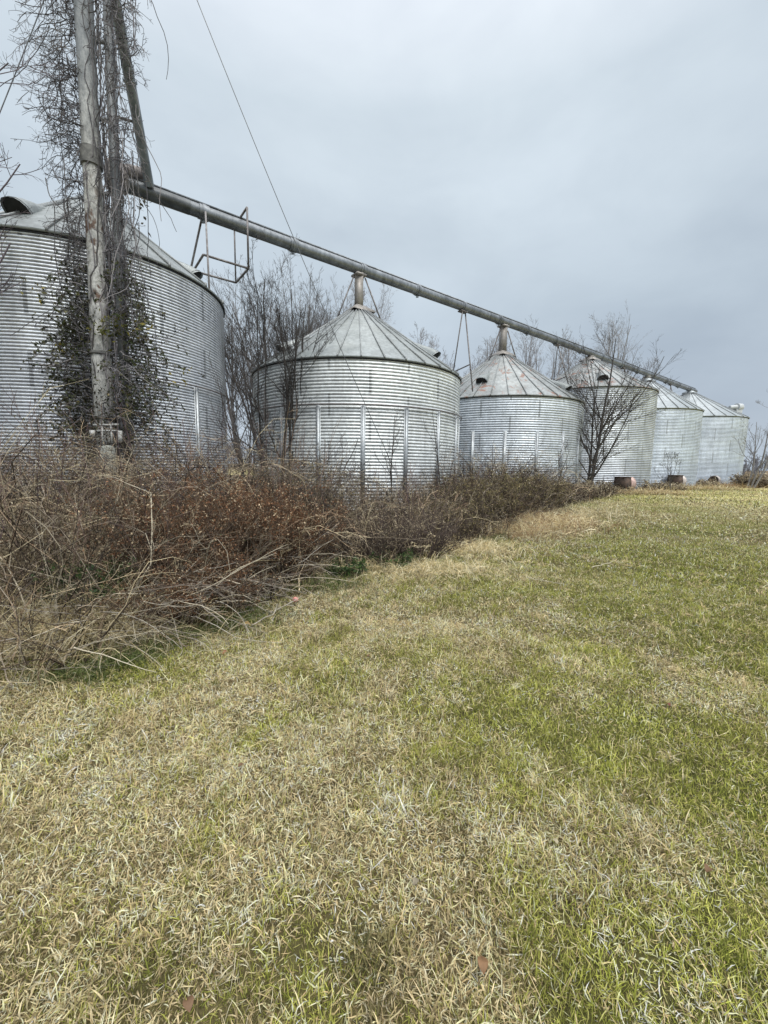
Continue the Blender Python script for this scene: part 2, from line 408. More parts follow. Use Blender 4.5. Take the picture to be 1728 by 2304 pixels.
# ------------------------------------------------------------------ grass blades
def blades(g, x, y, L, W, tilt, curl, col, k=4, z0=None):
    n = len(x); az = rng.random(n)*2*PI
    z = ground_z(x, y) if z0 is None else z0
    hx, hy = np.cos(az), np.sin(az)
    P = np.zeros((n, k, 3)); P[:,0] = np.stack([x, y, z-.004], 1)
    ang = tilt.copy(); step = L/(k-1)
    yaw = az.copy(); yw = rng.normal(0, .35, n)
    for i in range(1, k):
        P[:,i,0] = P[:,i-1,0]+np.sin(ang)*np.cos(yaw)*step
        P[:,i,1] = P[:,i-1,1]+np.sin(ang)*np.sin(yaw)*step
        P[:,i,2] = P[:,i-1,2]+np.cos(ang)*step
        ang = np.minimum(ang+curl, 1.9); yaw = yaw+yw
    zz = ground_z(P[:,:,0], P[:,:,1])+.003 if z0 is None else -10
    P[:,:,2] = np.maximum(P[:,:,2], zz)
    # width direction with random twist
    tw = rng.normal(0, .7, n)
    S = np.stack([-np.sin(az)*np.cos(tw), np.cos(az)*np.cos(tw), np.sin(tw)], 1)
    wp = np.array([.8, 1, .75, .5, .3][:k-1]+[0.0])
    left = P - S[:,None,:]*(W[:,None]*wp)[:,:,None]*.5
    right = P[:,:-1] + S[:,None,:]*(W[:,None]*wp[:-1])[:,:,None]*.5
    V = np.concatenate([left, right], 1); m = 2*k-1
    b = (np.arange(n)*m)[:,None]
    qs = [b+np.array([[i, i+k, i+k+1, i+1]]) for i in range(k-2)]
    C = np.repeat(col[:,None,:], m, 1)
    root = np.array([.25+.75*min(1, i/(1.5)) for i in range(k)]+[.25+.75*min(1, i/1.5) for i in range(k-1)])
    C = C*root[None,:,None]  # blade roots darkened, shade of the gaps put into their colour
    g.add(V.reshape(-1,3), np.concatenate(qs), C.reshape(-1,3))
    tri = b+np.array([[k-2, 2*k-2, k-1]])
    # last triangle shares the same vertices: index back into the block just added
    g.l.append((tri+g.n-n*m).ravel()); g.t.append(np.full(n, 3))

MID = np.array([(.30,.26,.12),(.24,.20,.10),(.36,.33,.15),(.20,.15,.08)])
def green_prob(x, y):
    """large patches broken up by hand-sized and tuft-sized clumps"""
    g = green(x, y)
    k = g + .70*(vnoise(x, y, .10, 41)-.5) + .60*(vnoise(x, y, .27, 42)-.5)
    d = np.hypot(x, y)
    return np.clip((.09+.76*np.clip((k-.06)/.76, 0, 1))*np.interp(d, [0,3,6,12], [1,.95,.74,.66]), 0, 1)
def grass_colors(x, y, dark=1.0):
    n = len(x); gp = green_prob(x, y)
    u = rng.random(n); isg = u < gp
    c = np.where(isg[:,None], GREEN[rng.integers(0, len(GREEN), n)], STRAW[rng.integers(0, len(STRAW), n)])
    mid = rng.random(n) < .26
    c = np.where((mid & ~isg)[:,None], MID[rng.integers(0, len(MID), n)], c)
    br = .66+1.25*fnoise(x, y, .24, 6)
    far = np.interp(np.hypot(x, y), [8, 20, 40], [0, 1, 1])[:,None]; lum = c.mean(1, keepdims=True)
    c = c*(1-.45*far)+lum*np.array([1.12,1.0,.62])*.38*far
    return np.minimum(c*(br*rng.uniform(.66, 1.25, n))[:,None]*dark, .92), isg

def make_lawn():
    g = Geo()
    # (r0, r1, density per m2, length, width, segments)
    rings = [(.7, 2.4, 25000, .032, .0028, 4), (2.4, 4.0, 15000, .035, .0034, 4), (4.0, 7.0, 6500, .042, .0052, 3), (7, 12, 2200, .046, .0085, 3), (12, 22, 480, .055, .018, 3), (22, 46, 80, .08, .04, 3)]
    for r0, r1, den, L, W, k in rings:
        a0, a1 = rad(-50), rad(53)
        if r0 < 1: a0, a1 = rad(-62), rad(62)
        n = int(.5*(r1*r1-r0*r0)*(a1-a0)*den)
        r = np.sqrt(rng.uniform(r0*r0, r1*r1, n)); t = rng.uniform(a0, a1, n)
        x, y = r*np.sin(t), r*np.cos(t)
        keep = (y < edge_y(x)+.9) & ~inbin(x, y)
        cl = fnoise(x, y, .16, 12)
        keep &= rng.random(n) < np.clip(.65+1.5*(cl-.30), .6, 1)
        x, y = x[keep], y[keep]; n = len(x)
        col, isg = grass_colors(x, y)
        hh = .6+.8*fnoise(x, y, .35, 21)
        Ln = L*rng.lognormal(0, .42, n)*np.where(isg, 1.0, 1.05)*hh
        Wn = W*rng.lognormal(0, .28, n)*np.where(isg, .8, 1.05)
        tilt = np.where(isg, np.abs(rng.normal(.45, .35, n)), np.abs(rng.normal(.95, .45, n)))
        curl = np.where(isg, rng.normal(.10, .10, n), rng.normal(.09, .22, n))
        # wind-laid clumps share a direction
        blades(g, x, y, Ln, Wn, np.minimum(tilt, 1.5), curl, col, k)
    # broken thatch lying matted on top
    n = 60000
    r = np.sqrt(rng.uniform(.7**2, 6.5**2, n)); t = rng.uniform(rad(-60), rad(60), n); x, y = r*np.sin(t), r*np.cos(t)
    keep = (y < edge_y(x)+.3) & (rng.random(n) < (1.2-1.2*green_prob(x, y))*np.clip(3.2*(fnoise(x, y, .35, 33)-.30), .1, 1)); x, y = x[keep], y[keep]; n = len(x)
    col = STRAW[rng.integers(0, 5, n)]*rng.uniform(.8, 1.15, n)[:,None]
    blades(g, x, y, rng.uniform(.018, .055, n), rng.uniform(.0022, .0045, n)*np.clip(np.hypot(x,y)/2.4, 1, 2.4), rng.uniform(1.0, 1.6, n), rng.normal(.05, .28, n), col, 4, ground_z(x, y)+rng.uniform(.008, .032, n))
    # pale dead tufts: longer blades leaning out of one root
    m = 2600; r = np.sqrt(rng.uniform(.75**2, 8**2, m)); t = rng.uniform(rad(-58), rad(55), m); tx, ty = r*np.sin(t), r*np.cos(t)
    kp = (ty < edge_y(tx)+.2) & (rng.random(m) < (1.25-1.5*green_prob(tx, ty))*np.clip(3.5*(vnoise(tx, ty, .45, 34)-.30), .08, 1)); tx, ty = tx[kp], ty[kp]
    q = 30; sp_ = rng.uniform(.012, .035, len(tx)); x = np.repeat(tx, q)+rng.normal(0, 1, len(tx)*q)*np.repeat(sp_, q); y = np.repeat(ty, q)+rng.normal(0, 1, len(tx)*q)*np.repeat(sp_, q); n = len(x)
    tc_ = STRAW[rng.integers(0, 5, len(tx))]*rng.uniform(.85, 1.12, (len(tx),1))
    blades(g, x, y, rng.lognormal(0, .4, n)*.052, .0032*rng.lognormal(0, .35, n)*np.clip(np.hypot(x,y)/2.6, 1, 3), np.abs(rng.normal(.95, .35, n)), rng.normal(.16, .25, n), np.minimum(np.repeat(tc_, q, 0)*rng.uniform(.7, 1.15, (n,1)), .92), 5)
    # taller individual green tufts
    m = 900; r = np.sqrt(rng.uniform(.8**2, 9**2, m)); t = rng.uniform(rad(-55), rad(55), m); tx, ty = r*np.sin(t), r*np.cos(t)
    kp = (ty < edge_y(tx)) & (rng.random(m) < green_prob(tx, ty)+.12); tx, ty = tx[kp], ty[kp]
    q = 26; x = np.repeat(tx, q)+rng.normal(0, .018, len(tx)*q); y = np.repeat(ty, q)+rng.normal(0, .018, len(tx)*q); n = len(x)
    tc_ = GREEN[rng.integers(0, len(GREEN), len(tx))]*rng.uniform(.6, 1.0, (len(tx),1))
    blades(g, x, y, rng.uniform(.04, .085, n), .0030*rng.uniform(.7, 1.3, n)*np.clip(np.hypot(x,y)/3, 1, 3), np.abs(rng.normal(.5, .28, n)), rng.normal(.25, .15, n), np.repeat(tc_, q, 0)*rng.uniform(.8, 1.2, (n,1)), 4)
    o = g.build('lawn_grass', M_grass)
    tag(o, 'short winter lawn of straw coloured and green blades in the foreground', 'grass', kind='stuff')

def make_tall_fringe():
    """taller grass along the foot of the thicket"""
    g = Geo()
    def patch(cx, cy, sx, sy, n, L, tilt, pal, wmul=1.0):
        x = cx+rng.normal(0, sx, n); y = cy+rng.normal(0, sy, n)
        k = ~inbin(x, y, .1); x, y = x[k], y[k]; n = len(x)
        pal = np.asarray(pal); c = pal[rng.integers(0, len(pal), n)]*rng.uniform(.7, 1.2, n)[:,None]
        d = np.hypot(x, y)
        blades(g, x, y, L*rng.lognormal(0, .3, n), .0045*wmul*rng.uniform(.7, 1.3, n)*np.clip(d/3.5, 1, 6), np.abs(rng.normal(tilt, .3, n)), rng.normal(.42, .2, n), c, 5)
    dg = [(.06,.10,.03),(.09,.14,.04),(.12,.16,.06)]; tan = STRAW[:4]*1.0; red = [(.34,.22,.12),(.46,.33,.19),(.55,.42,.26)]
    dg = [(.10,.14,.04),(.15,.19,.06),(.21,.25,.09),(.07,.09,.03)]
    n_ = 8000; x_ = rng.uniform(-3.3, -1.4, n_); y_ = edge_y(x_)+rng.normal(.02, .20, n_); kq = vnoise(x_, y_, .35, 78) > .42; x_, y_ = x_[kq], y_[kq]; n_ = len(x_)
    c_ = np.array(dg)[rng.integers(0,4,n_)]*rng.uniform(.6,1.2,n_)[:,None]
    blades(g, x_, y_, .13*rng.lognormal(0,.35,n_), .0045*rng.uniform(.6,1.2,n_), np.abs(rng.normal(.6,.35,n_)), rng.normal(.4,.2,n_), c_, 5)
    n_ = 5200; x_ = rng.uniform(-1.6, 3.2, n_); y_ = edge_y(x_)+rng.normal(.12, .16, n_); kq = vnoise(x_, y_, .5, 77) > .45; x_, y_ = x_[kq], y_[kq]; n_ = len(x_)
    c_ = np.array(dg+[(.4,.34,.2)])[rng.integers(0,5,n_)]*rng.uniform(.6,1.2,n_)[:,None]
    blades(g, x_, y_, .13*rng.lognormal(0,.35,n_), .0065*rng.uniform(.6,1.2,n_), np.abs(rng.normal(.5,.35,n_)), rng.normal(.4,.2,n_), c_, 5)
    patch(-1.5, 4.0, .25, .22, 900, .14, .6, dg)
    patch(-.75, 5.15, .3, .2, 800, .15, .6, dg)
    patch(-3.3, 3.4, .5, .45, 2600, .55, .6, tan*.85)
    patch(-2.9, 3.9, .5, .4, 1500, .6, .6, tan*.8)
    patch(-2.2, 3.6, .5, .25, 900, .30, .8, tan*.75)
    patch(.2, 6.0, .8, .25, 2600, .22, .5, tan)
    patch(1.6, 7.7, .5, .4, 2000, .24, .5, tan)
    patch(3.2, 10.0, .7, .6, 3800, .34, .6, np.concatenate([tan*.9, red]))
    patch(4.3, 11.2, .8, .6, 4200, .42, .5, np.concatenate([tan, red]))
    patch(6.2, 13.8, 1.2, 1.0, 1800, .35, .5, tan*.8)
    patch(16.2, 25.6, 1.6, .7, 1300, .5, .4, np.concatenate([tan*.9, red]))
    patch(25.2, 32.2, 2.2, .7, 1300, .5, .4, np.concatenate([tan*.9, red]))
    patch(31.5, 37.3, 2.6, .7, 1500, .55, .4, red)
    patch(-.03, 1.14, .06, .04, 170, .07, .5, [(.10,.10,.04),(.2,.18,.08),(.3,.26,.12)])     # dark tuft close to the camera
    o = g.build('tall_grass', M_grass)
    tag(o, 'longer dead tan and dark green grass along the foot of the brambles', 'tall grass', kind='stuff')

# ------------------------------------------------------------------ branching plants
def norm(a): return a/(np.linalg.norm(a, axis=-1, keepdims=True)+1e-9)
def walk(S, D, L, k, wig, up, R0, R1, r=rng):
    n = len(S); P = np.zeros((n, k, 3)); P[:,0] = S; d = norm(D.copy())
    st = (L/(k-1))[:,None]
    for i in range(1, k):
        P[:,i] = P[:,i-1]+d*st
        d = norm(d + r.normal(0, wig, (n,3)) + np.array([0,0,1.0])*up)
    u = np.linspace(0, 1, k)[None,:]
    R = R0[:,None]*(1-u)+R1[:,None]*u
    return P, R
def spawn(P, R, L, m, u0, u1, ratio, ang, k, wig, up, rr=.6, rmin=.004, tip=.35, r=rng):
    n, kk, _ = P.shape
    pi = np.repeat(np.arange(n), m); c = len(pi)
    u = r.uniform(u0, u1, c)*(kk-1); i = np.minimum(u.astype(int), kk-2); f = (u-i)[:,None]
    S = P[pi,i]*(1-f)+P[pi,i+1]*f
    T = norm(P[pi,i+1]-P[pi,i])
    rv = r.normal(0, 1, (c,3)); side = norm(np.cross(T, rv))
    a = r.normal(ang, .18, c)[:,None]
    D = T*np.cos(a)+side*np.sin(a)
    uu = u/(kk-1)
    Lc = L[pi]*ratio*(1.15-.65*uu)*r.uniform(.65, 1.2, c)
    Rp = (R[pi,i]*(1-f[:,0])+R[pi,i+1]*f[:,0])
    R0 = np.maximum(Rp*rr, rmin); R1 = np.maximum(R0*tip, rmin*.6)
    Pc, Rc = walk(S, D, Lc, k, wig, up, R0, R1, r)
    return Pc, Rc, Lc

def bare_tree(name, loc, h, label, stems=1, spread=.35, col=(.07,.06,.052), rt=.10, dens=(9,7,5,3), rmin=.006, lean=(0,0), u0=.25, upb=.12, seed=0, cat='tree', group='bare trees around the bins', ang=.62, wig=.09, l1=.5):
    r = np.random.default_rng(100+seed)
    t = thing(name, label, cat, (loc[0], loc[1], 0), group)
    S = np.zeros((stems,3)); S[:,:2] = np.array(loc[:2])+r.normal(0, .12*(stems>1)+.01, (stems,2)); S[:,2] = float(ground_z(loc[0], loc[1]))-.05
    D = np.stack([r.normal(lean[0], spread*(stems>1)+.03, stems), r.normal(lean[1], spread*(stems>1)+.03, stems), np.ones(stems)], 1)
    L = h*r.uniform(.72, 1.0, stems); L[0] = h
    R0 = rt*r.uniform(.6, 1, stems); R0[0] = rt
    P0, Q0 = walk(S, D, L, 12, .05, .10, R0, R0*.12+rmin, r)
    g = Geo(); cc = np.array(col)
    g.tubes(P0, Q0, 8, cc*r.uniform(.85, 1.15, (stems,1)))
    g.build('trunk', M_bark, t, smooth=True)
    g = Geo()
    P1, Q1, L1 = spawn(P0, Q0, L, dens[0], u0, .95, l1, ang, 8, wig, upb, .55, rmin, r=r)
    g.tubes(P1, Q1, 5, cc*r.uniform(.8, 1.2, (len(P1),1)))
    P2, Q2, L2 = spawn(P1, Q1, L1, dens[1], .15, .97, .5, .6, 6, wig*1.3, upb, .6, rmin, r=r)
    g.tubes(P2, Q2, 4, cc*r.uniform(.8, 1.25, (len(P2),1)))
    P3, Q3, L3 = spawn(P2, Q2, L2, dens[2], .15, .98, .5, .6, 4, wig*1.5, upb, .65, rmin*.8, r=r)
    g.tubes(P3, Q3, 3, cc*r.uniform(.85, 1.3, (len(P3),1)))
    if dens[3]:
        P4, Q4, L4 = spawn(P3, Q3, L3, dens[3], .2, 1, .55, .55, 3, wig*1.5, upb*.5, .7, rmin*.7, r=r)
        g.tubes(P4, Q4, 3, cc*r.uniform(.9, 1.35, (len(P4),1)))
    g.build('crown', M_twig, t)
    return t

# seed heads / dry leaflets: tiny folded quads
def flecks(g, P, size, pal, r=rng):
    n = len(P); a = norm(r.normal(0, 1, (n,3))); b = norm(np.cross(a, r.normal(0, 1, (n,3))))
    s = (size*r.uniform(.5, 1.4, n))[:,None]
    V = np.stack([P-a*s, P+b*s*.45, P+a*s, P-b*s*.45], 1)
    pal = np.asarray(pal); c = pal[r.integers(0, len(pal), n)]*r.uniform(.7, 1.25, (n,1))
    f = (np.arange(n)*4)[:,None]+np.array([[0,1,2,3]])
    g.add(V.reshape(-1,3), f, np.repeat(c, 4, 0))

def shrub(loc, rx, h, label, stemcol, fleckpal, n=90, seed=0, nf=6000, fs=.012, lean=0, rmin=.0022, name='dry_shrub', group='dry shrubs along the bins', up=.05, tw=(7,5), ry=None):
    r = np.random.default_rng(500+seed); ry = ry or rx
    t = thing(name, label, 'shrub', (loc[0], loc[1], 0), group)
    a = r.uniform(0, 2*PI, n); q = np.sqrt(r.random(n))*.55
    S = np.stack([loc[0]+rx*q*np.cos(a), loc[1]+ry*q*np.sin(a), np.zeros(n)], 1); S[:,2] = ground_z(S[:,0], S[:,1])-.02
    D = np.stack([np.cos(a)*q*.95*rx/h*1.6+r.normal(0,.16,n)+lean, np.sin(a)*q*.95*ry/h*1.6+r.normal(0,.16,n), np.ones(n)], 1)
    L = h*r.uniform(.6, 1.08, n)*(1.05-.25*q)
    d = math.hypot(*loc[:2]); rk = max(1.0, d/6.5)
    P0, Q0 = walk(S, D, L, 8, .12, -.02, r.uniform(.004,.0075,n)*rk, np.full(n,.002*rk), r)
    g = Geo(); sc_ = np.asarray(stemcol)
    g.tubes(P0, Q0, 4, sc_[r.integers(0,len(sc_),n)]*r.uniform(.8,1.2,(n,1)))
    P1, Q1, L1 = spawn(P0, Q0, L, tw[0], .2, .98, .34, .7, 5, .2, up, .6, rmin*rk, r=r)
    g.tubes(P1, Q1, 3, sc_[r.integers(0,len(sc_),len(P1))]*r.uniform(.7,1.1,(len(P1),1))*(.4+.8*np.clip(P1[:,0,2:3]/h,0,1)))  # twigs darker towards the base, inner shade painted into their colour
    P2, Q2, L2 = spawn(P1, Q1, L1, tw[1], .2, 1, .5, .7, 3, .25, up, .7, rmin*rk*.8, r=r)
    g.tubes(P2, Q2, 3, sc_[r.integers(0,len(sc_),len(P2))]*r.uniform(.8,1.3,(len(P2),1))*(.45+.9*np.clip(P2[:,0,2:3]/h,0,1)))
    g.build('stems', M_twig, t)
    if nf:
        g = Geo(); pts = np.concatenate([P2[:,1], P2[:,2], P1[:,-1]])
        w_ = np.clip((pts[:,2]-.15)/h, .02, 1); w_ /= w_.sum()
        i = r.choice(len(pts), nf, p=w_)
        flecks(g, pts[i]+r.normal(0, .02*rk, (nf,3)), fs*rk, fleckpal, r)
        g.build('seed_heads', M_leaf, t)
    return t

def hmax(x):
    return np.interp(x, [-9,-5,-3.2,-1.4,-.6,.6,2.0,3.4,5,7.5,10,13,18,40], [1.70,1.50,1.40,1.20,.80,.75,.95,1.62,1.60,1.10,.80,.55,.50,.55])
def height_at(x, y):
    d = np.maximum(y-edge_y(x), 0)
    return hmax(x)*(1-np.exp(-(d+.14)/.80))*(.30+1.4*fnoise(x, y, .95, 30))

def make_thicket():
    g = Geo()
    cols = np.array([(.03,.023,.02),(.055,.042,.035),(.11,.085,.062),(.22,.185,.14),(.075,.06,.052),(.145,.112,.08)])
    pale = np.array([(.52,.45,.34),(.62,.55,.42),(.44,.37,.29)])
    zones = [(-9, -.5, 1.6, 9.5, 100, 1.15), (-.6, 6, 5.6, 16.5, 60, 1.7), (6, 13, 14, 26, 26, 2.6), (13, 38, 22, 44, 10, 3.6)]
    for x0, x1, y0, y1, den, rk in zones:
        n = int((x1-x0)*(y1-y0)*den)
        x = rng.uniform(x0, x1, n); y = rng.uniform(y0, y1, n); e = edge_y(x)
        depth = np.interp(x, [-9, -2, 2, 6, 12, 40], [9, 9, 7.5, 6.5, 3.2, 2.0])
        k = (y > e+.05) & (y < e+depth) & ~inbin(x, y, .12)
        x, y = x[k], y[k]; n = len(x)
        h = height_at(x, y); h = np.where(x < -2.5, np.minimum(h, 1.62), h); L = h*rng.uniform(.7, 2.0, n)+.12
        S = np.stack([x, y, ground_z(x, y)-.02], 1)
        D = np.stack([rng.normal(0,.55,n), rng.normal(-.05,.55,n), np.ones(n)], 1)
        ispale = rng.random(n) < .17+.30*(vnoise(x, y, .8, 51) > .58)
        C = np.where(ispale[:,None], pale[rng.integers(0,3,n)], cols[rng.integers(0,len(cols),n)])*rng.uniform(.75,1.2,(n,1))
        kk_ = vnoise(x, y, .9, 61); tint = np.ones((n,3))
        tint[kk_ < .40] = (.48,.44,.44); tint[(kk_ > .5) & (kk_ < .60)] = (1.15,.98,.86); tint[kk_ > .68] = (1.6,1.55,1.35)
        C = C*tint*(.30+.95*vnoise(x, y, .45, 62))[:,None]
        Pth = np.zeros((n,8,3)); Pth[:,0] = S; d = norm(D); st = (L/7)[:,None]
        for i in range(1, 8):
            Pth[:,i] = Pth[:,i-1]+d*st
            over = np.clip((Pth[:,i,2]-h*.72)/(h*.3+1e-3), 0, 1.3)[:,None]
            d = norm(d + rng.normal(0,.20,(n,3)) - np.array([0,0,1.0])*(.06+.42*over))
        Pth[:,:,2] = np.maximum(Pth[:,:,2], .01)
        R0 = .0034*rng.lognormal(0, .42, n)*rk; u = np.linspace(1,.3,8)[None,:]
        g.tubes(Pth, R0[:,None]*u, 3, C)
        P1, Q1, L1 = spawn(Pth, R0[:,None]*u, L, (3 if rk < 2 else 3), .25, 1, .26, .8, 4, .28, 0.0, .6, .0019*rk)
        g.tubes(P1, Q1, 3, np.repeat(C, 3, 0)*rng.uniform(.85,1.3,(len(P1),1)))
        if rk < 2:
            P2, Q2, L2 = spawn(P1, Q1, L1, 2, .3, 1, .5, .7, 3, .3, 0.0, .7, .0016*rk)
            g.tubes(P2, Q2, 3, np.repeat(C, 6, 0)*rng.uniform(.7,1.2,(len(P2),1)))
            i = rng.choice(len(P2), min(len(P2), 26000), replace=False)
            flecks(g, P2[i,1], .008*rk, [(.17,.10,.06),(.46,.36,.23),(.10,.065,.04),(.09,.10,.035)])
    o = g.build('bramble_thicket', M_twig)
    tag(o, 'tangled brown brambles and dead vines filling the strip before the bins', 'brambles', kind='stuff')
    # bleached canes lying over one another along the foot of the tangle
    g = Geo(); n = 150
    x = rng.normal(-1.75, .42, n); y = edge_y(x)+rng.uniform(.05, 1.1, n)
    S = np.stack([x, y, rng.uniform(.05, .42, n)], 1)
    D = np.stack([rng.choice([-1,1], n, p=[.35,.65])*rng.uniform(.5,1,n), rng.normal(-.25,.55,n), rng.normal(.15,.3,n)], 1)
    P0, Q0 = walk(S, D, rng.uniform(.3, 1.0, n), 9, .10, -.05, rng.uniform(.0025,.0055,n), np.full(n,.0018))
    P0[:,:,2] = np.maximum(P0[:,:,2], .03)
    C = np.array([(.46,.42,.36),(.34,.30,.25),(.55,.49,.38),(.22,.18,.15)])[rng.integers(0,4,n)]*rng.uniform(.7,1.1,(n,1))
    g.tubes(P0, Q0, 4, C)
    P1, Q1, L1 = spawn(P0, Q0, np.full(n,.8), 4, .3, 1, .22, .6, 4, .2, 0, .6, .0016)
    g.tubes(P1, Q1, 3, np.repeat(C, 4, 0))
    tag(g.build('dead_canes', M_twig), 'bleached dead canes lying across the foot of the left thicket', 'dead canes', kind='stuff')
    # upright thin shoots over the tangle
    g = Geo()
    n = 420
    x = rng.uniform(-8, 8, n); e = edge_y(x); y = e+rng.uniform(.9, 5.5, n)
    k = ~inbin(x, y, .1) & (x < 7) & ~((x > -1.2) & (x < 3.0) & (rng.random(n) < .45)); x, y = x[k], y[k]; n = len(x)
    L = np.where(x < -.8, rng.uniform(1.5, 2.5, n), rng.uniform(1.1, 1.8, n))
    S = np.stack([x, y, ground_z(x, y)-.02], 1)
    D = np.stack([rng.normal(0,.16,n), rng.normal(0,.16,n), np.ones(n)], 1)
    rk = np.clip(np.hypot(x, y)/6, 1, 3)
    P0, Q0 = walk(S, D, L, 9, .09, .0, .0045*rk, .002*rk)
    C = np.array([(.15,.10,.085),(.26,.19,.15),(.12,.08,.085)])[rng.integers(0,3,n)]
    g.tubes(P0, Q0, 4, C)
    P1, Q1, L1 = spawn(P0, Q0, L, 5, .3, 1, .2, .5, 4, .15, .1, .6, .0028)
    g.tubes(P1, Q1, 3, np.repeat(C, 5, 0))
    o = g.build('upright_shoots', M_twig)
    tag(o, 'thin upright leafless shoots standing above the brambles', 'shoots', kind='stuff')

# ------------------------------------------------------------------ bins
def roof_vent(parent, cx, cy, R, H, A, ang, rr, sz=.34, ln=1.15):
    """half-round hood lying on the roof slope with its open end toward the eave"""
    slope = math.atan2(A-H, R-.4)
    r = R*rr; z = H+(A-H)*(R-r)/(R-.4)
    o = np.array([cx+r*math.cos(ang), cy+r*math.sin(ang), z])
    outd = np.array([math.cos(ang)*math.cos(slope), math.sin(ang)*math.cos(slope), -math.sin(slope)])
    nrm = np.array([math.cos(ang)*math.sin(slope), math.sin(ang)*math.sin(slope), math.cos(slope)])
    sd_ = np.cross(nrm, outd)
    g = Geo(); n = 9; k = 6
    V = []
    for j in range(k):
        u = j/(k-1)                      # 0 at open end, 1 at the top end
        hh = sz*(1-.88*u**1.2); ww = sz*.95*(1-.45*u)
        for i in range(n):
            a = PI*i/(n-1)
            s_ = np.sign(math.cos(a))*abs(math.cos(a))**.8
            V.append(o - outd*ln*(u-.35) + sd_*ww*s_ + nrm*(hh*1.15*math.sin(a)**.8 - .02) + (outd*.10*math.sin(a) if j == 0 else 0))
    V = np.array(V)
    F = np.array([(j*n+i, j*n+i+1, (j+1)*n+i+1, (j+1)*n+i) for j in range(k-1) for i in range(n-1)])
    g.add(V, F)
    hood = g.build('roof_vent', M_roofs['plain'], parent, smooth=True)
    g = Geo()
    rim = V[:n] - outd*.06
    g.add(np.concatenate([rim, [o+outd*ln*.29]]), [list(range(n))])
    op = g.build('vent_opening', M_dark, None)  # dark sheet stands in for the shaded inside of the hood
    op.data.transform(parent.matrix_basis.inverted()); op.parent = hood

M_roofs = {}
M_roofs['plain'] = galv('roof_sheet', 4, (.30,.325,.33), (.20,.22,.22), .35, .42, streak=.35, warm=.1)
M_roofs['rusty'] = galv('roof_sheet_rusty', 4, (.34,.36,.365), (.21,.22,.22), .35, .45, streak=.6, warm=.1, rust=1.2)
M_roofs['clean'] = galv('roof_sheet_clean', 4, (.37,.40,.42), (.26,.29,.31), .35, .42, streak=.3)

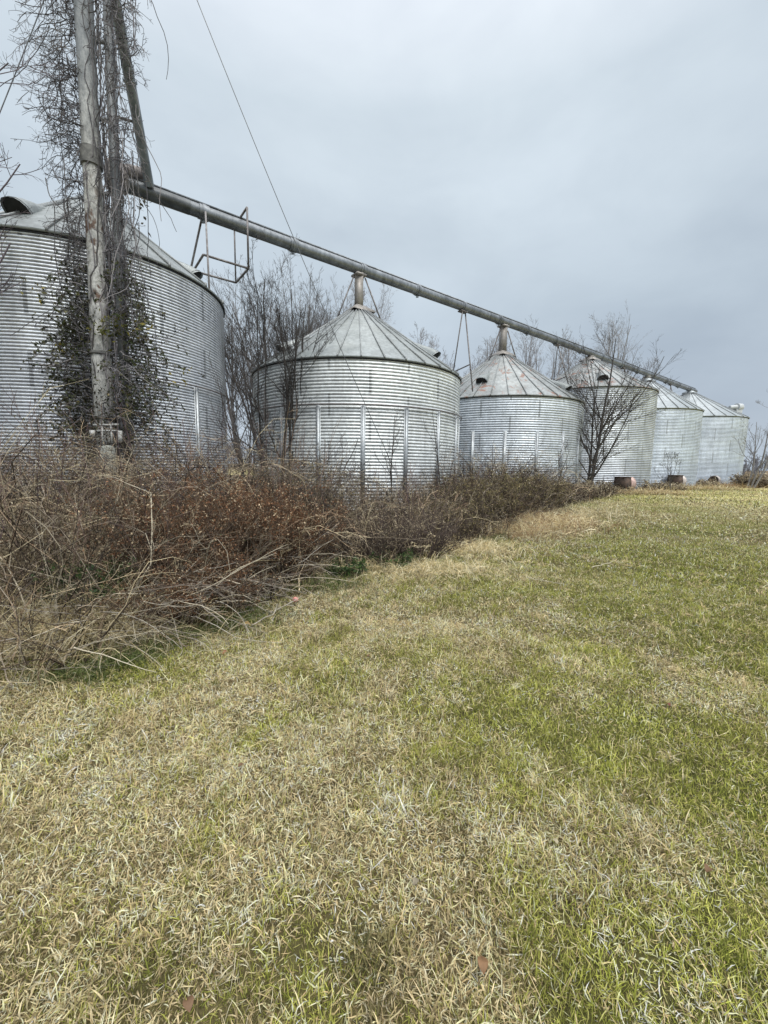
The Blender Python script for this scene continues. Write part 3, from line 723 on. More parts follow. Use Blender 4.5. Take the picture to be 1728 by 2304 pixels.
M_rib = galv('rib_metal', 1, (.34,.36,.37), (.20,.21,.21), .3, .5)
labels = ['grain bin with fine corrugation partly hidden behind the vine covered leg',
          'broad grain bin with mid height hoop and vertical stiffeners behind the small saplings',
          'squat grain bin with rust patches on its roof, right of the hooped one',
          'tall grain bin with dark banded wall directly behind the leafless tree',
          'tall pale bin with narrow visible wall between the banded one and the last one',
          'farthest grain bin, with a white blower on its roof edge and pale walls']
BIN_OBJ = []
def make_bin(i):
    cx, cy, R, H, A, p = BINS[i]
    t = thing('grain_bin', labels[i], 'grain bin', (cx, cy, 0), 'row of corrugated steel grain bins'); BIN_OBJ.append(t)
    amp = [.016,.021,.021,.024,.021,.020][i]
    per = 8; nz = int((H)/p)*per
    z = np.linspace(0, H, nz+1); r = R + amp*(2*np.abs(np.cos(PI*z/p))**.75-1)
    ns_ = [150,180,170,160,120,120][i]
    ph_ = (z/p) % 1.0                      # crease shade in the grooves, painted into the wall colour
    shade_ = 1-[.60,.28,.30,.66,.40,.34][i]*np.exp(-((ph_-.5)/.13)**2)
    vc = np.repeat(np.stack([shade_]*3, 1), ns_, 0)
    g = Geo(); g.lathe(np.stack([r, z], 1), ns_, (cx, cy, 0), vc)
    wm = galv('bin_wall_sheet', R, [(.80,.83,.88),(.74,.77,.78),(.66,.71,.77),(.65,.695,.76),(.58,.645,.73),(.58,.645,.73)][i], [(.64,.67,.72),(.56,.59,.60),(.46,.50,.54),(.42,.45,.48),(.45,.50,.57),(.45,.50,.57)][i],  # last two bins bluer, distance haze put into the sheet colour
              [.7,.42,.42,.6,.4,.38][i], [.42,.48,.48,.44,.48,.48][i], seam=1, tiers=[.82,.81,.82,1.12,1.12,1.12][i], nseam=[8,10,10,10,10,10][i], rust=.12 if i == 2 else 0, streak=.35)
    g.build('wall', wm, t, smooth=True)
    # roof: ribbed cone
    rt = 'plain' if i < 2 else ('rusty' if i in (2,3) else 'clean')
    nr = [18,36,34,34,30,30][i]
    ri = .42
    g = Geo()
    tiers = [(R+.07, H+.01), (R*.62, None), (R*.28, None), (ri, A-.12)]
    def zr(rr): return H+.01+(A-.12-H)*(R+.07-rr)/(R+.07-ri)
    prof = [(R+.07, H+.01)]
    for f in (.62, .28): prof += [(R*f+.02, zr(R*f+.02)), (R*f-.0, zr(R*f)+.018)]
    prof += [(ri, A-.12)]
    g.lathe(prof, nr*4, (cx, cy, 0))
    g.lathe([(R+.07, H+.01), (R+.075, H-.045), (R+.055, H-.045)], nr*4, (cx, cy, 0))
    roof = g.build('roof', M_roofs[rt], t, smooth=False)
    g = Geo()
    for j in range(nr):
        a = 2*PI*(j+.5)/nr; ca, sa = math.cos(a), math.sin(a)
        P = [(cx+ca*rr, cy+sa*rr, zr(rr)+.028) for rr in (R+.085, ri)]
        g.bar(P[0], P[1], .035, .06)
        g.box((cx+ca*(R+.08), cy+sa*(R+.08), H+.03), (.05,.05,.11), np.array(Matrix.Rotation(a,3,'Z')))
    rb = g.build('roof_ribs', M_rib, None)
    rb.data.transform(t.matrix_basis.inverted()); rb.parent = roof
    # dark strip standing in for the shadow under the eave
    g = Geo(); g.lathe([(R+.035, H-.002), (R+.04, H-.085), (R+.016, H-.088)], 120, (cx, cy, 0))
    g.build('eave_shade', M_dark, t, smooth=True)
    # peak collar and cover plate
    g = Geo(); g.lathe([(ri+.05, A-.20), (ri+.02, A-.03), (.30, A-.02), (.30, A+.04), (.05, A+.05)], 24, (cx, cy, 0))
    cp = g.build('roof_cap', M_roofs['clean'], None, smooth=True); cp.data.transform(t.matrix_basis.inverted()); cp.parent = roof
    # stiffeners
    if i in (0, 1, 2):
        top = [3.75, 3.66, 3.40][i]; ns = [14, 18, 18][i]; ph = [0.30, -.20, -.08][i]
        for j in range(ns):
            a = 2*PI*(j+ph)/ns
            if math.cos(a-math.atan2(-cy, -cx)) < -.25 or (i == 0 and math.cos(a-rad(-15)) < .93): continue
            rot = np.array(Matrix.Rotation(a, 3, 'Z')); ca, sa = math.cos(a), math.sin(a)
            g = Geo()
            q = R+amp
            g.box((cx+ca*(q+.045), cy+sa*(q+.045), top/2), (.012,.07,top), rot)
            for s_ in (-1, 1):
                off = np.array([-sa, ca])*s_*.035
                g.box((cx+ca*(q+.02)+off[0], cy+sa*(q+.02)+off[1], top/2), (.05,.008,top), rot)
                off = np.array([-sa, ca])*s_*.060
                g.box((cx+ca*(q+.002)+off[0], cy+sa*(q+.002)+off[1], top/2), (.008,.05,top), rot)
            g.build('stiffener', M_stiff, t)
    if i in (0, 1):
        zt = [3.75, 3.66][i]; g = Geo()
        a = np.linspace(0, 2*PI, 121) if i else np.linspace(rad(-75), rad(60), 121); q = R+amp+.10
        P = np.stack([cx+q*np.cos(a), cy+q*np.sin(a), np.full(121, zt+.02)], 1)[None]
        g.tubes(P, np.full((1,121), .026), 6)
        g.build('hoop', M_steel, t, smooth=True)
    for (k, ang, rr) in [(0,270,.68),(0,12,.7),(1,338,.70),(1,214,.7),(2,238,.68),(2,318,.76),(3,257,.76)]:
        if k == i: roof_vent(t, cx, cy, R, H, A, rad(ang), rr, [.33,.32,.33,.38][i], .85 if i == 0 else 1.15)
    if i == 5:
        a = rad(318); r0 = R*.80; z0 = H+(A-H)*.24
        c = np.array([cx+r0*math.cos(a), cy+r0*math.sin(a), z0])
        g = Geo(); rot = np.array(Matrix.Rotation(rad(25),3,'Z'))
        for q in range(1):
            g.cyl(c+(-.85,-.15,.38), c+(-.10,-.05,.42), .16, .24, 20)
            g.cyl(c+(-.10,-.05,.42), c+(.42,.05,.42), .37, .37, 24)
            g.cyl(c+(.42,.05,.42), c+(.55,.07,.42), .37, .26, 24)
            g.box(c+(.1,0,.02), (.6,.5,.4))
        g.build('roof_blower', plain('white_painted_steel', (.36,.38,.40), (.52,.54,.56), 3, .5), t, smooth=True)
for i in range(6): make_bin(i)

# ------------------------------------------------------------------ aeration fans at the foot of the far bins
M_fanwhite = galv('fan_paint_stained', 1, (.62,.58,.55), (.40,.33,.30), .1, .6, rust=.9, streak=.9)
M_fanpink = galv('fan_paint_pink_rust', 1, (.60,.46,.42), (.36,.22,.19), .1, .6, rust=1.2, streak=1)
M_fandark = plain('rusty_box_shaded_mouth', (.035,.028,.025), (.11,.07,.05), 5, .8)
def fan(x, y, rot, label, mat, open_round=False, s=1.0):
    t = thing('aeration_fan', label, 'fan', (x, y, 0), 'aeration fans at the foot of the far bins')
    ax = np.array([math.cos(rot), math.sin(rot), 0]); sd_ = np.array([-ax[1], ax[0], 0]); R3 = np.stack([ax, sd_, [0,0,1]], 1)
    c = np.array([x, y, .70*s])
    g = Geo(); r = .50*s
    prof = [(0,r),(0.03,r+.03),(.06,r),(.40*s,r),(.43*s,r+.03),(.47*s,r)]
    n = 24; tt = np.arange(n)*2*PI/n
    V = np.array([[c+ax*p+rr*(math.cos(a)*sd_+math.sin(a)*np.array([0,0,1])) for a in tt] for p, rr in prof]).reshape(-1,3)
    i = np.arange(n); j = (i+1)%n
    g.add(V, np.concatenate([np.stack([i+q*n, j+q*n, j+(q+1)*n, i+(q+1)*n],1) for q in range(len(prof)-1)]))
    g.cyl(c+ax*.45*s, c+ax*.49*s, r, r*.3, n)
    g.build('housing', mat, t, smooth=True)
    g = Geo()
    if open_round:
        V = [c-ax*.03+r*.98*(math.cos(a)*sd_+math.sin(a)*np.array([0,0,1])) for a in tt]; g.add(V, [list(range(n))])  # dark disc stands in for the shaded fan mouth
        for a in range(0, 180, 30):
            d_ = math.cos(rad(a))*sd_+math.sin(rad(a))*np.array([0,0,1]); g.bar(c-ax*.06-d_*r, c-ax*.06+d_*r, .02)
    else:
        g.box(c-ax*.30*s+np.array([0,0,-.03]), (.58*s,.95*s,1.04*s), R3)
        g.box(c-ax*.33*s+np.array([0,0,.51*s]), (.70*s,1.02*s,.03), R3)
    g.build('intake', M_fandark, t)
    g = Geo()
    for s_ in (-1, 1):
        for u in (.06, .38):
            g = Geo(); g.bar(c+ax*u*s+sd_*s_*.3*s-np.array([0,0,.35*s]), np.array([*(c+ax*u*s+sd_*s_*.36*s)[:2], -.02]), .05)
            g.build('leg', M_steel, t)
fan(15.75, 26.4, rad(15), 'rusted fan with pink stained housing at the foot of the banded bin', M_fanpink, s=.88)
fan(23.95, 33.1, rad(20), 'boxy aeration fan with pale peeling end, second from the right', M_fanwhite, s=.92)
fan(31.7, 39.0, rad(28), 'round mouthed cream aeration fan by the farthest bin', M_fanwhite, True, s=.85)

# ------------------------------------------------------------------ overhead conveyor
P0 = np.array([-8.23, 13.54]); DR = np.array([.7965,.6046]); NR = np.array([.6046,-.7965]); PZ = 10.15
def pt(t, n=0, z=PZ): q = P0+DR*t+NR*n; return np.array([q[0], q[1], z])
conv = thing('overhead_conveyor', 'long grey tube conveyor running over the bin peaks', 'conveyor', (P0[0], P0[1], 0))
g = Geo(); g.cyl(pt(1.9), pt(53.1), .212, n=28)
g.build('tube', M_pipe, conv, smooth=True)
g = Geo(); g.cyl(pt(0), pt(1.9), .220, n=28)
g.build('inlet_tube', plain('dark_tube_metal', (.06,.065,.07), (.13,.14,.15), 3, .45, .5), conv, smooth=True)
g = Geo()
g.bar(pt(0.2,0,PZ+.27), pt(53,0,PZ+.27), .10, .05)
g.build('top_seam', M_pipe, conv)
for t_ in [2.35, 5.65, 8.95, 12.2, 15.5, 18.6, 21.4, 24.7, 28.0, 31.3, 34.6, 37.9, 41.2, 44.5, 47.8, 51.0]:
    g = Geo()
    g.cyl(pt(t_-.06), pt(t_+.06), .255, n=28); g.cyl(pt(t_-.16), pt(t_+.16), .236, n=28)
    g.box(pt(t_,0,PZ-.30), (.12,.06,.07))
    g.build('coupling', M_pipe, conv, smooth=True)
g = Geo(); g.box(pt(-.15,0,PZ+.12), (.55,.5,.62), np.array(Matrix.Rotation(rad(37.2),3,'Z'))); g.cyl(pt(.15,0,PZ+.40), pt(.75,0,PZ+.55), .2, .14, 12)
g.build('drive_box', plain('weathered_box', (.12,.10,.10), (.30,.27,.26), 5, .7), conv)
for k in range(1, 6):
    cx, cy, R, H, A, p = BINS[k]
    t_ = float(np.dot(np.array([cx,cy])-P0, DR)); n_ = float(np.dot(np.array([cx,cy])-P0, NR))
    rotz = np.array(Matrix.Rotation(math.atan2(DR[1], DR[0]), 3, 'Z'))
    g = Geo(); zb = A+.02; zt = PZ-.18
    wd = .36
    if zt-zb > .05: g.box((cx, cy, (zb+zt)/2), (wd, wd, zt-zb), np.array(Matrix.Rotation(rad(8),3,'Z')))
    g.box((cx, cy, PZ-.26), (.5,.5,.08), rotz)
    g.build('drop_chute', M_duct, conv)
    # shallow folded cover plate over the peak
    g = Geo(); q = .54
    r45 = np.array(Matrix.Rotation(rad(33), 3, 'Z'))
    V = np.array([(-q,-q,-.20),(q,-q,-.20),(q,q,-.20),(-q,q,-.20),(-.19,-.19,.06),(.19,-.19,.06),(.19,.19,.06),(-.19,.19,.06),(-q,-q,-.27),(q,-q,-.27),(q,q,-.27),(-q,q,-.27)])@r45.T+np.array([cx,cy,A+.10])
    g.add(V, np.array([(0,1,5,4),(1,2,6,5),(2,3,7,6),(3,0,4,7),(8,9,1,0),(9,10,2,1),(10,11,3,2),(11,8,0,3)]))
    g.build('cover_plate', M_duct if k < 4 else M_roofs['clean'], conv)
    for s_, nn in ((-1,-.15), (1,.35)):
        rf = 1.15; zf = A-.12-(A-.12-H)*(rf-.42)/(R-.35)
        g = Geo(); g.bar(pt(t_+s_*.25, nn*.3, min(PZ-.22, A+1.35)), pt(t_+s_*rf*.93, nn*rf, zf), .05)
        g.build('brace', M_steel, conv)
def aframe(t_top, foot_n, foot_f, zb, offs=.25):
    g = Geo()
    a = pt(t_top-offs*.6, .12, PZ-.24); b = pt(t_top+offs, -.05, PZ-.24)
    g.bar(a, foot_f, .055); g.bar(b, foot_n, .055)
    def atz(p, q, z): u = (p[2]-z)/(p[2]-q[2]); return p+(np.array(q)-p)*u
    g.bar(atz(a, foot_f, zb), atz(b, foot_n, zb), .05)
    g.box(pt(t_top,0,PZ-.25), (.5,.3,.05), np.array(Matrix.Rotation(rad(37.2),3,'Z')))
    g.build('support_frame', M_steel, conv)
aframe(15.5, (4.45,21.2,5.42), (3.75,23.9,6.05), 6.9)
aframe(24.95, (12.4,28.1,7.05), (12.1,30.0,7.6), 7.75, .2)
aframe(35.2, (21.2,34.4,6.9), (20.7,36.2,7.4), 8.0, .2)
aframe(45.7, (29.3,41.2,7.0), (29.3,43.0,7.6), 8.0, .2)
# service frame hung under the tube beside the first bin, standing on its eave
g = Geo()
A_, B_, C_, D_ = pt(2.12,-.72,8.45), pt(2.12,.72,8.45), pt(3.62,.72,8.45), pt(3.62,-.72,8.45)
for p, q in ((A_,B_),(B_,C_),(C_,D_),(D_,A_)): g.bar(p, q, .055)
g.build('service_frame', M_steel, conv)
g = Geo()
g.bar(C_, pt(3.62,.72,10.45), .055); g.bar(pt(3.62,.72,10.45), pt(3.62,-.72,10.45), .055); g.bar(pt(3.62,-.72,10.45), D_, .045)
g.build('hanger', M_steel, conv)
for s_ in (1, -1):
    g = Geo(); f_ = pt(1.83, 2.42*s_, 6.72)
    g.bar(pt(2.35, .28*s_, 10.05), f_, .055); g.build('frame_leg', M_steel, conv)
# brace from the first bin's roof up to the start of the tube
g = Geo(); g.bar((-9.9, 12.75, 8.75), pt(-.1, -.1, 10.0), .07); g.build('brace', M_steel, conv)

# ------------------------------------------------------------------ elevator leg
LX, LY = -6.60, 9.60
leg = thing('elevator_leg', 'tall peeling pale steel leg wrapped in dead vines, left of frame', 'elevator leg', (LX, LY, 0))
g = Geo()
zs = np.linspace(0, 14.6, 60); rr_ = np.interp(zs, [0,2.5,6.3,8,14.6], [.225,.21,.172,.172,.175])
g.lathe(np.stack([rr_, zs], 1), 28, (LX, LY, 0)); g.build('casing', M_casing, leg, smooth=True)
for z_, h_ in ((8.15,.34), (4.05,.05), (2.6,.05), (11.9,.08)):
    g = Geo(); q = float(np.interp(z_, [0,2.5,6.3,8,14.6], [.225,.21,.172,.172,.175]))
    g.lathe([(q, z_-h_/2-.02), (q+.035, z_-h_/2), (q+.035, z_+h_/2), (q, z_+h_/2+.02)], 28, (LX, LY, 0))
    g.build('joint_collar', plain('joint_metal', (.06,.06,.06), (.20,.20,.19), 6, .7), leg, smooth=True)
g = Geo(); X2, Y2 = LX+.44, LY+.10
g.box((X2, Y2, 7.3), (.12,.15,14.6)); 
for z_ in np.arange(1.5, 14, 1.5): g.box((X2-.2, Y2, z_), (.28,.05,.05))
g.build('return_duct', plain('grey_duct', (.13,.14,.15), (.34,.355,.37), 4, .6, .2, stretch=(1,1,.3)), leg)
g = Geo(); g.box((LX+.5, LY+.05, 14.9), (1.7,.55,.9)); g.cyl((LX+.2,LY-.24,15.3), (LX+.2,LY+.34,15.3), .55, n=24)
g.build('head', M_duct, leg, smooth=True)
g = Geo(); sp0 = np.array([-7.69,13.8,10.25]); sp1 = np.array([-6.81,11,12.58]); top = sp0+(sp1-sp0)*1.42
g.cyl(sp0, top, .135, n=20); g.cyl(sp0+(sp1-sp0)*.62, sp0+(sp1-sp0)*.64, .175, n=20)
g.build('spout', plain('spout_metal', (.14,.16,.18), (.30,.33,.36), 3, .5, .4), leg, smooth=True)
g = Geo(); m_ = sp0+(sp1-sp0)*.40; g.bar(m_, m_+np.array([-.55,-.3,-.05]), .05)
g.build('spout_bracket', M_steel, leg)

# pale standpipe with a small frame in the weeds before the leg
sp = thing('standpipe', 'short pale capped pipe with white bracket standing in the weeds', 'pipe', (-6.02, 8.85, 0))
g = Geo(); g.lathe([(.135,0),(.135,1.86),(.12,1.92),(.03,1.95)], 20, (-6.02,8.85,0)); g.build('pipe', plain('weathered_pale_pipe', (.22,.23,.2), (.42,.43,.40), 6, .7), sp, smooth=True)
g = Geo(); q = np.array([-6.05,8.9,2.1])
g.bar(q+(-.28,0,.28), q+(.26,0,.30), .035); g.bar(q+(-.2,0,.16), q+(.26,0,.17), .03); g.bar(q+(.1,0,-.1), q+(.1,0,.3), .03)
g.box(q+(.30,-.02,.04), (.075,.05,.25)); g.box(q+(-.3,-.02,.1), (.1,.04,.14)); g.bar(q+(-.1,0,-.15), q+(-.1,0,.28), .035)
g.build('bracket', plain('white_bracket', (.35,.35,.34), (.6,.6,.58), 8, .6), sp)

# ------------------------------------------------------------------ vines on the leg
def make_vine():
    t = thing('climbing_vine', 'dead leafless vine hanging in curtains from the tall leg', 'vine', (LX+.15, LY, 0))
    r = np.random.default_rng(77)
    cx, cy = LX+.2, LY
    cols = np.array([(.11,.105,.115),(.17,.16,.17),(.24,.225,.23),(.085,.08,.08)])
    # climbing stems winding up the casing and duct
    n = 30; k = 60
    z = np.linspace(0, 14.5, k)[None,:]+np.zeros((n,1)); a0 = r.uniform(0, 2*PI, n)[:,None]
    a = a0+np.cumsum(r.normal(0,.16,(n,k)),1)
    off = r.choice([0,.44,.25], n, p=[.16,.50,.34])[:,None]; q = r.uniform(.19,.26,n)[:,None]-np.where(off>.3,.08,0)
    P = np.stack([LX+off+q*np.cos(a), LY+.05+q*np.sin(a), z], 2); P[:,:,:2] += r.normal(0,.02,(n,k,2))
    R = np.linspace(.016,.005,k)[None,:]*r.uniform(.6,1.3,n)[:,None]
    g = Geo(); g.tubes(P, R, 5, cols[r.integers(0,4,n)]); g.build('stems', M_bark, t, smooth=True)
    # hanging side shoots: wide above, narrow waist near the tube, then wide low down
    g = Geo(); n = 1250
    zz = r.uniform(2.0, 14.5, n)
    reach = np.interp(zz, [1.5,2.5,4,5.2,6.5,7.6,9,11,14.5], [.9,1.08,1.05,.72,.5,.6,.9,.95,.9])
    side = r.choice([-1,1], n, p=[.58,.42]); reach = reach*np.where(side>0, np.interp(zz,[5,7,9,14],[1.0,.75,.62,.7]), 1)
    S = np.stack([np.where(side<0, LX-.15, LX+.45)+r.normal(0,.12,n), LY+r.normal(0,.25,n), zz], 1)
    D = np.stack([side*r.uniform(.5,1.3,n), r.normal(0,.6,n), r.uniform(-.3,1.1,n)], 1)
    L = reach*r.uniform(.35,1.25,n)
    Pt = np.zeros((n,9,3)); Pt[:,0] = S; d = norm(D); st = (L/6)[:,None]
    for i in range(1,9):
        Pt[:,i] = Pt[:,i-1]+d*st; d = norm(d+r.normal(0,.34,(n,3))-np.array([0,0,.20]))
    R = np.linspace(.0085,.0036,9)[None,:]*r.uniform(.7,1.3,n)[:,None]
    C = cols[r.integers(0,4,n)]
    g.tubes(Pt, R, 3, C)
    P1, Q1, L1 = spawn(Pt, R, L, 5, .2, 1, .38, .8, 5, .25, -.08, .7, .0042, r=r)
    g.tubes(P1, Q1, 3, np.repeat(C,5,0)*r.uniform(.9,1.3,(len(P1),1)))
    P2, Q2, L2 = spawn(P1, Q1, L1, 2, .3, 1, .5, .8, 3, .25, 0, .8, .0036, r=r)
    g.tubes(P2, Q2, 3, r.uniform(.9,1.4,(len(P2),1))*np.array([.15,.14,.15]))
    # long hanging strands
    n = 90; zz = r.uniform(5, 14.5, n); side = r.choice([-1,1], n)
    S = np.stack([np.where(side<0, LX-.25, LX+.62)+side*np.abs(r.normal(0,.25,n)), LY+r.normal(0,.3,n), zz], 1)
    Ph, Qh = walk(S, np.tile(np.array([[0,0,-1.0]]),(n,1))+r.normal(0,.12,(n,3)), r.uniform(1.0,3.4,n), 16, .15, -.05, np.full(n,.010), np.full(n,.006), r)
    g.tubes(Ph, Qh, 4, cols[r.integers(0,4,n)])
    g.build('hanging_shoots', M_twig, t)
    # surviving leaves: dark green low down, a few yellow ones
    g = Geo(); low = P1[(P1[:,0,2] < 6.0)]; pts = low[r.integers(0,len(low),16000), r.integers(1,5,16000)]
    w_ = r.random(len(pts)) < np.interp(pts[:,2], [1.5,2.5,4.5,6.2], [.6,1,.75,.1]); pts = pts[w_]
    flecks(g, pts, .040, [(.06,.08,.028),(.09,.11,.04),(.12,.115,.04),(.035,.042,.022),(.06,.05,.035)], r)
    c0 = np.array([LX+.35, LY-.3, 4.55]); flecks(g, c0+r.normal(0,1,(90,3))*[.22,.08,.16], .05, [(.16,.15,.03),(.10,.11,.03)], r)
    for c0, m_ in (((LX-1.25,LY-.2,5.3),18),((LX-.55,LY-.3,2.95),10),((LX+1.0,LY-.2,4.6),22),((LX-.7,LY-.2,4.1),30),((LX+1.9,LY-.1,3.6),16),((LX+.7,LY-.3,3.0),16)):
        flecks(g, np.array(c0)+r.normal(0,1,(m_,3))*[.14,.08,.14], .05, [(.30,.24,.04),(.20,.17,.04),(.13,.12,.035)], r)
    flecks(g, np.array([LX+1.05,LY,7.2])+r.normal(0,1,(26,3))*[.12,.1,.35], .055, [(.06,.055,.04),(.09,.08,.06)], r)
    flecks(g, np.array([LX,LY-.32,2.35])+r.normal(0,1,(900,3))*[.42,.10,.55], .038, [(.045,.04,.03),(.07,.06,.04),(.03,.03,.02)], r)
    g.build('leaves', M_leaf, t)
make_vine()
for o_ in (leg, bpy.data.objects['climbing_vine']):      # the leg leans slightly to the right
    o_.rotation_euler = (0, .015, 0)

# ------------------------------------------------------------------ wires
def wire(a, b, sag, rad_, label, n=40):
    a = np.array(a,float); b = np.array(b,float); u = np.linspace(0,1,n)[:,None]
    P = a+(b-a)*u; P[:,2] -= sag*4*(u*(1-u))[:,0]
    g = Geo(); g.tubes(P[None], np.full((1,n), rad_), 5)
    o = g.build('guy_wire', M_wire, smooth=True, loc=tuple(b)); tag(o, label, 'cable')
wire((-5.4, 9.5, 14.5), (1.0, 12.5, .05), .40, .009, 'thin steel guy cable slanting down past the hooped bin')
wire((-6.55, 9.5, 12.3), (-9.5, 6.5, 0), .25, .010, 'thick cable slanting down left of the vine covered leg')

# ------------------------------------------------------------------ trees
BR_ = dict(ang=.42, upb=.085, wig=.05, l1=.46)
G_ = (.115,.105,.10); DK = (.075,.068,.064); FAR = (.26,.245,.245)  # FAR is lightened bark, distance haze put into its colour
bare_tree('bare_tree', (-4.3,21.5), 10.3, 'leafless multi stem tree rising in the gap right of the first bin', 6, .13, (.13,.12,.115), .10, (11,7,4,3), .0058, seed=1, **BR_)
bare_tree('bare_tree', (-6.8,24.0), 11.2, 'slender leafless tree behind the first bin, under the hanging frame', 4, .12, (.15,.14,.135), .11, (11,7,4,3), .006, seed=2, **BR_)
bare_tree('bare_tree', (-8.7,25.5), 10.6, 'leafless tree at the edge of the first bin wall', 4, .12, (.15,.14,.135), .10, (10,7,4,3), .006, seed=3, **BR_)
bare_tree('bare_tree', (-5.2,28.0), 12.6, 'tallest leafless tree behind the gap between the first two bins', 4, .14, (.16,.15,.145), .12, (11,7,4,3), .007, seed=4, **BR_)
bare_tree('bare_tree', (-3.75,14.4), 7.4, 'dark leafless tree with crooked limbs growing against the hooped bin', 4, .12, (.05,.045,.042), .075, (8,6,5,3), .0055, seed=5, l1=.45, upb=.08)
bare_tree('bare_tree', (-4.6,15.9), 8.6, 'dark straight leafless tree just left of the hooped bin', 4, .10, (.06,.055,.052), .07, (8,6,5,2), .006, seed=6)
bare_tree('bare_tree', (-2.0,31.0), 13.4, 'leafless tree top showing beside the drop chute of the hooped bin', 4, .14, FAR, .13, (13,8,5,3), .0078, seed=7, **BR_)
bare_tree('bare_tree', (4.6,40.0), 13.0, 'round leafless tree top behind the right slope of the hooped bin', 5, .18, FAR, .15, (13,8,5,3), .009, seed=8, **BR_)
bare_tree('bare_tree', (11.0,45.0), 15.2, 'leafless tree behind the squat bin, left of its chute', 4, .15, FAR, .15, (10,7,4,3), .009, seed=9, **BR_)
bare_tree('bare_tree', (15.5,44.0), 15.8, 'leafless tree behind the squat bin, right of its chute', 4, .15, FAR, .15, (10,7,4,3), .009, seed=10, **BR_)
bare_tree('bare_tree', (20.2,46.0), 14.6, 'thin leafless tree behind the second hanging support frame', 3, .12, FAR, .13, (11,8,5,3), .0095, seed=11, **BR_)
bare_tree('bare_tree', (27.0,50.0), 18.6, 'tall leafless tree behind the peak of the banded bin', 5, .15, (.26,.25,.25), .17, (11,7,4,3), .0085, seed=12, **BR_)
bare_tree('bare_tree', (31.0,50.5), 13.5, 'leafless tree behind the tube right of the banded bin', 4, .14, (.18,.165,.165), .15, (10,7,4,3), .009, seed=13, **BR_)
bare_tree('bare_tree', (11.15,22.1), 8.3, 'dark leafless tree leaning right in front of the banded bin', 2, .10, DK, .105, (19,7,5,3), .0052, seed=24, lean=(.03,0), u0=.12, ang=.66, upb=.06, l1=.52, wig=.05)
bare_tree('bare_tree', (32.7,36.2), 8.0, 'leafless tree leaning right beside the farthest bin', 3, .16, (.20,.19,.19), .09, (7,6,4,2), .0065, seed=15, lean=(.34,0), u0=.2)
bare_tree('bare_tree', (-10.2,8.2), 9.6, 'leafless tree reaching in from the left over the first roof', 3, .16, (.12,.10,.11), .11, (9,6,4,2), .0065, seed=16, lean=(.06,.02), ang=.85)
bare_tree('bare_tree', (18.9,26.5), 2.6, 'small leafless sapling in front of the narrow pale bin', 3, .2, (.09,.085,.08), .022, (6,5,3,0), .006, seed=17)
G2 = 'saplings standing before the hooped bin'
bare_tree('bare_sapling', (.25,13.4), 3.3, 'upright sapling before the middle of the hooped bin', 1, .1, DK, .028, (12,4,3,0), .0042, seed=18, group=G2, cat='sapling', u0=.3, l1=.4)
bare_tree('bare_sapling', (1.95,13.9), 3.5, 'very thin straight sapling before the right half of the hooped bin', 1, .1, DK, .022, (5,3,2,0), .004, seed=19, group=G2, cat='sapling', u0=.3, l1=.35)
bare_tree('bare_sapling', (-2.2,13.0), 2.9, 'sapling with a long limb bending right across the hooped bin', 2, .3, DK, .030, (6,4,3,0), .0042, seed=20, group=G2, cat='sapling', lean=(.4,0), l1=.6)
bare_tree('bare_sapling', (3.3,13.6), 2.6, 'short sapling at the right edge of the hooped bin', 2, .25, DK, .022, (6,4,2,0), .004, seed=21, group=G2, cat='sapling')
bare_tree('bare_sapling', (-2.9,9.6), 3.6, 'sapling rising from the weeds between the leg and hooped bin', 2, .15, (.07,.06,.055), .022, (8,4,3,0), .0036, seed=22, group=G2, cat='sapling')
bare_tree('bare_sapling', (6.9,16.5), 2.5, 'low sapling before the squat bin', 2, .2, DK, .02, (6,4,3,0), .0045, seed=23, group=G2, cat='sapling')

# ------------------------------------------------------------------ shrubs
RUS = [(.22,.105,.052),(.29,.15,.08),(.12,.06,.032),(.60,.47,.31),(.20,.10,.05)]
GRY = [(.32,.26,.18),(.52,.45,.32),(.20,.15,.10)]
OLV = [(.19,.17,.07),(.28,.23,.11),(.36,.28,.16),(.14,.12,.05)]
SB = [(.11,.065,.042),(.18,.115,.072),(.065,.042,.03)]
SG = [(.085,.065,.052),(.16,.125,.10),(.055,.04,.036)]
ST = [(.42,.34,.22),(.50,.42,.28),(.32,.25,.16)]
shrub((-2.45,5.15), 1.0, 1.50, 'large russet shrub in the middle of the left thicket', SB, RUS, 150, 1, 15000, .0135)
shrub((-1.5,5.6), .8, 1.36, 'russet shrub at the right end of the left thicket', SB, RUS, 110, 2, 10000, .0135)
shrub((-3.7,5.4), .9, 1.15, 'brown shrub in front of the standpipe', SG, GRY+OLV, 110, 3, 8000, .0135)
shrub((-3.9,4.3), .9, 1.1, 'pale straw shrub at the left picture edge', ST, GRY, 110, 4, 5000, .012)
shrub((-2.05,4.15), .75, .70, 'low dark russet shrub over the green fringe', SB, RUS, 110, 5, 8000, .010)
shrub((-1.5,7.4), .8, 1.75, 'tall olive and tan shrub at the foot of the dark trees', SG, OLV+GRY, 90, 6, 6000, .012)
shrub((-.25,6.6), .75, .95, 'dark grey shrub at the lawn edge below the hooped bin', SG, GRY, 100, 7, 2500, .010)
shrub((.6,7.0), .7, .95, 'bare dark shrub right of the grey lawn edge shrub', [(.08,.06,.055),(.12,.09,.08)], GRY, 100, 8, 1800, .010)
shrub((1.5,8.4), .8, 1.0, 'spiky brown shrub halfway along the lawn edge', SG, OLV, 90, 9, 3000, .011)
shrub((2.6,10.6), .9, 1.4, 'rounded olive brown shrub before the gap of the second and third bins', SG, OLV, 100, 10, 7000, .012)
shrub((3.9,12.3), 1.0, 1.5, 'biggest rounded brown shrub before the squat bin', SG, OLV+GRY, 110, 11, 8000, .012)
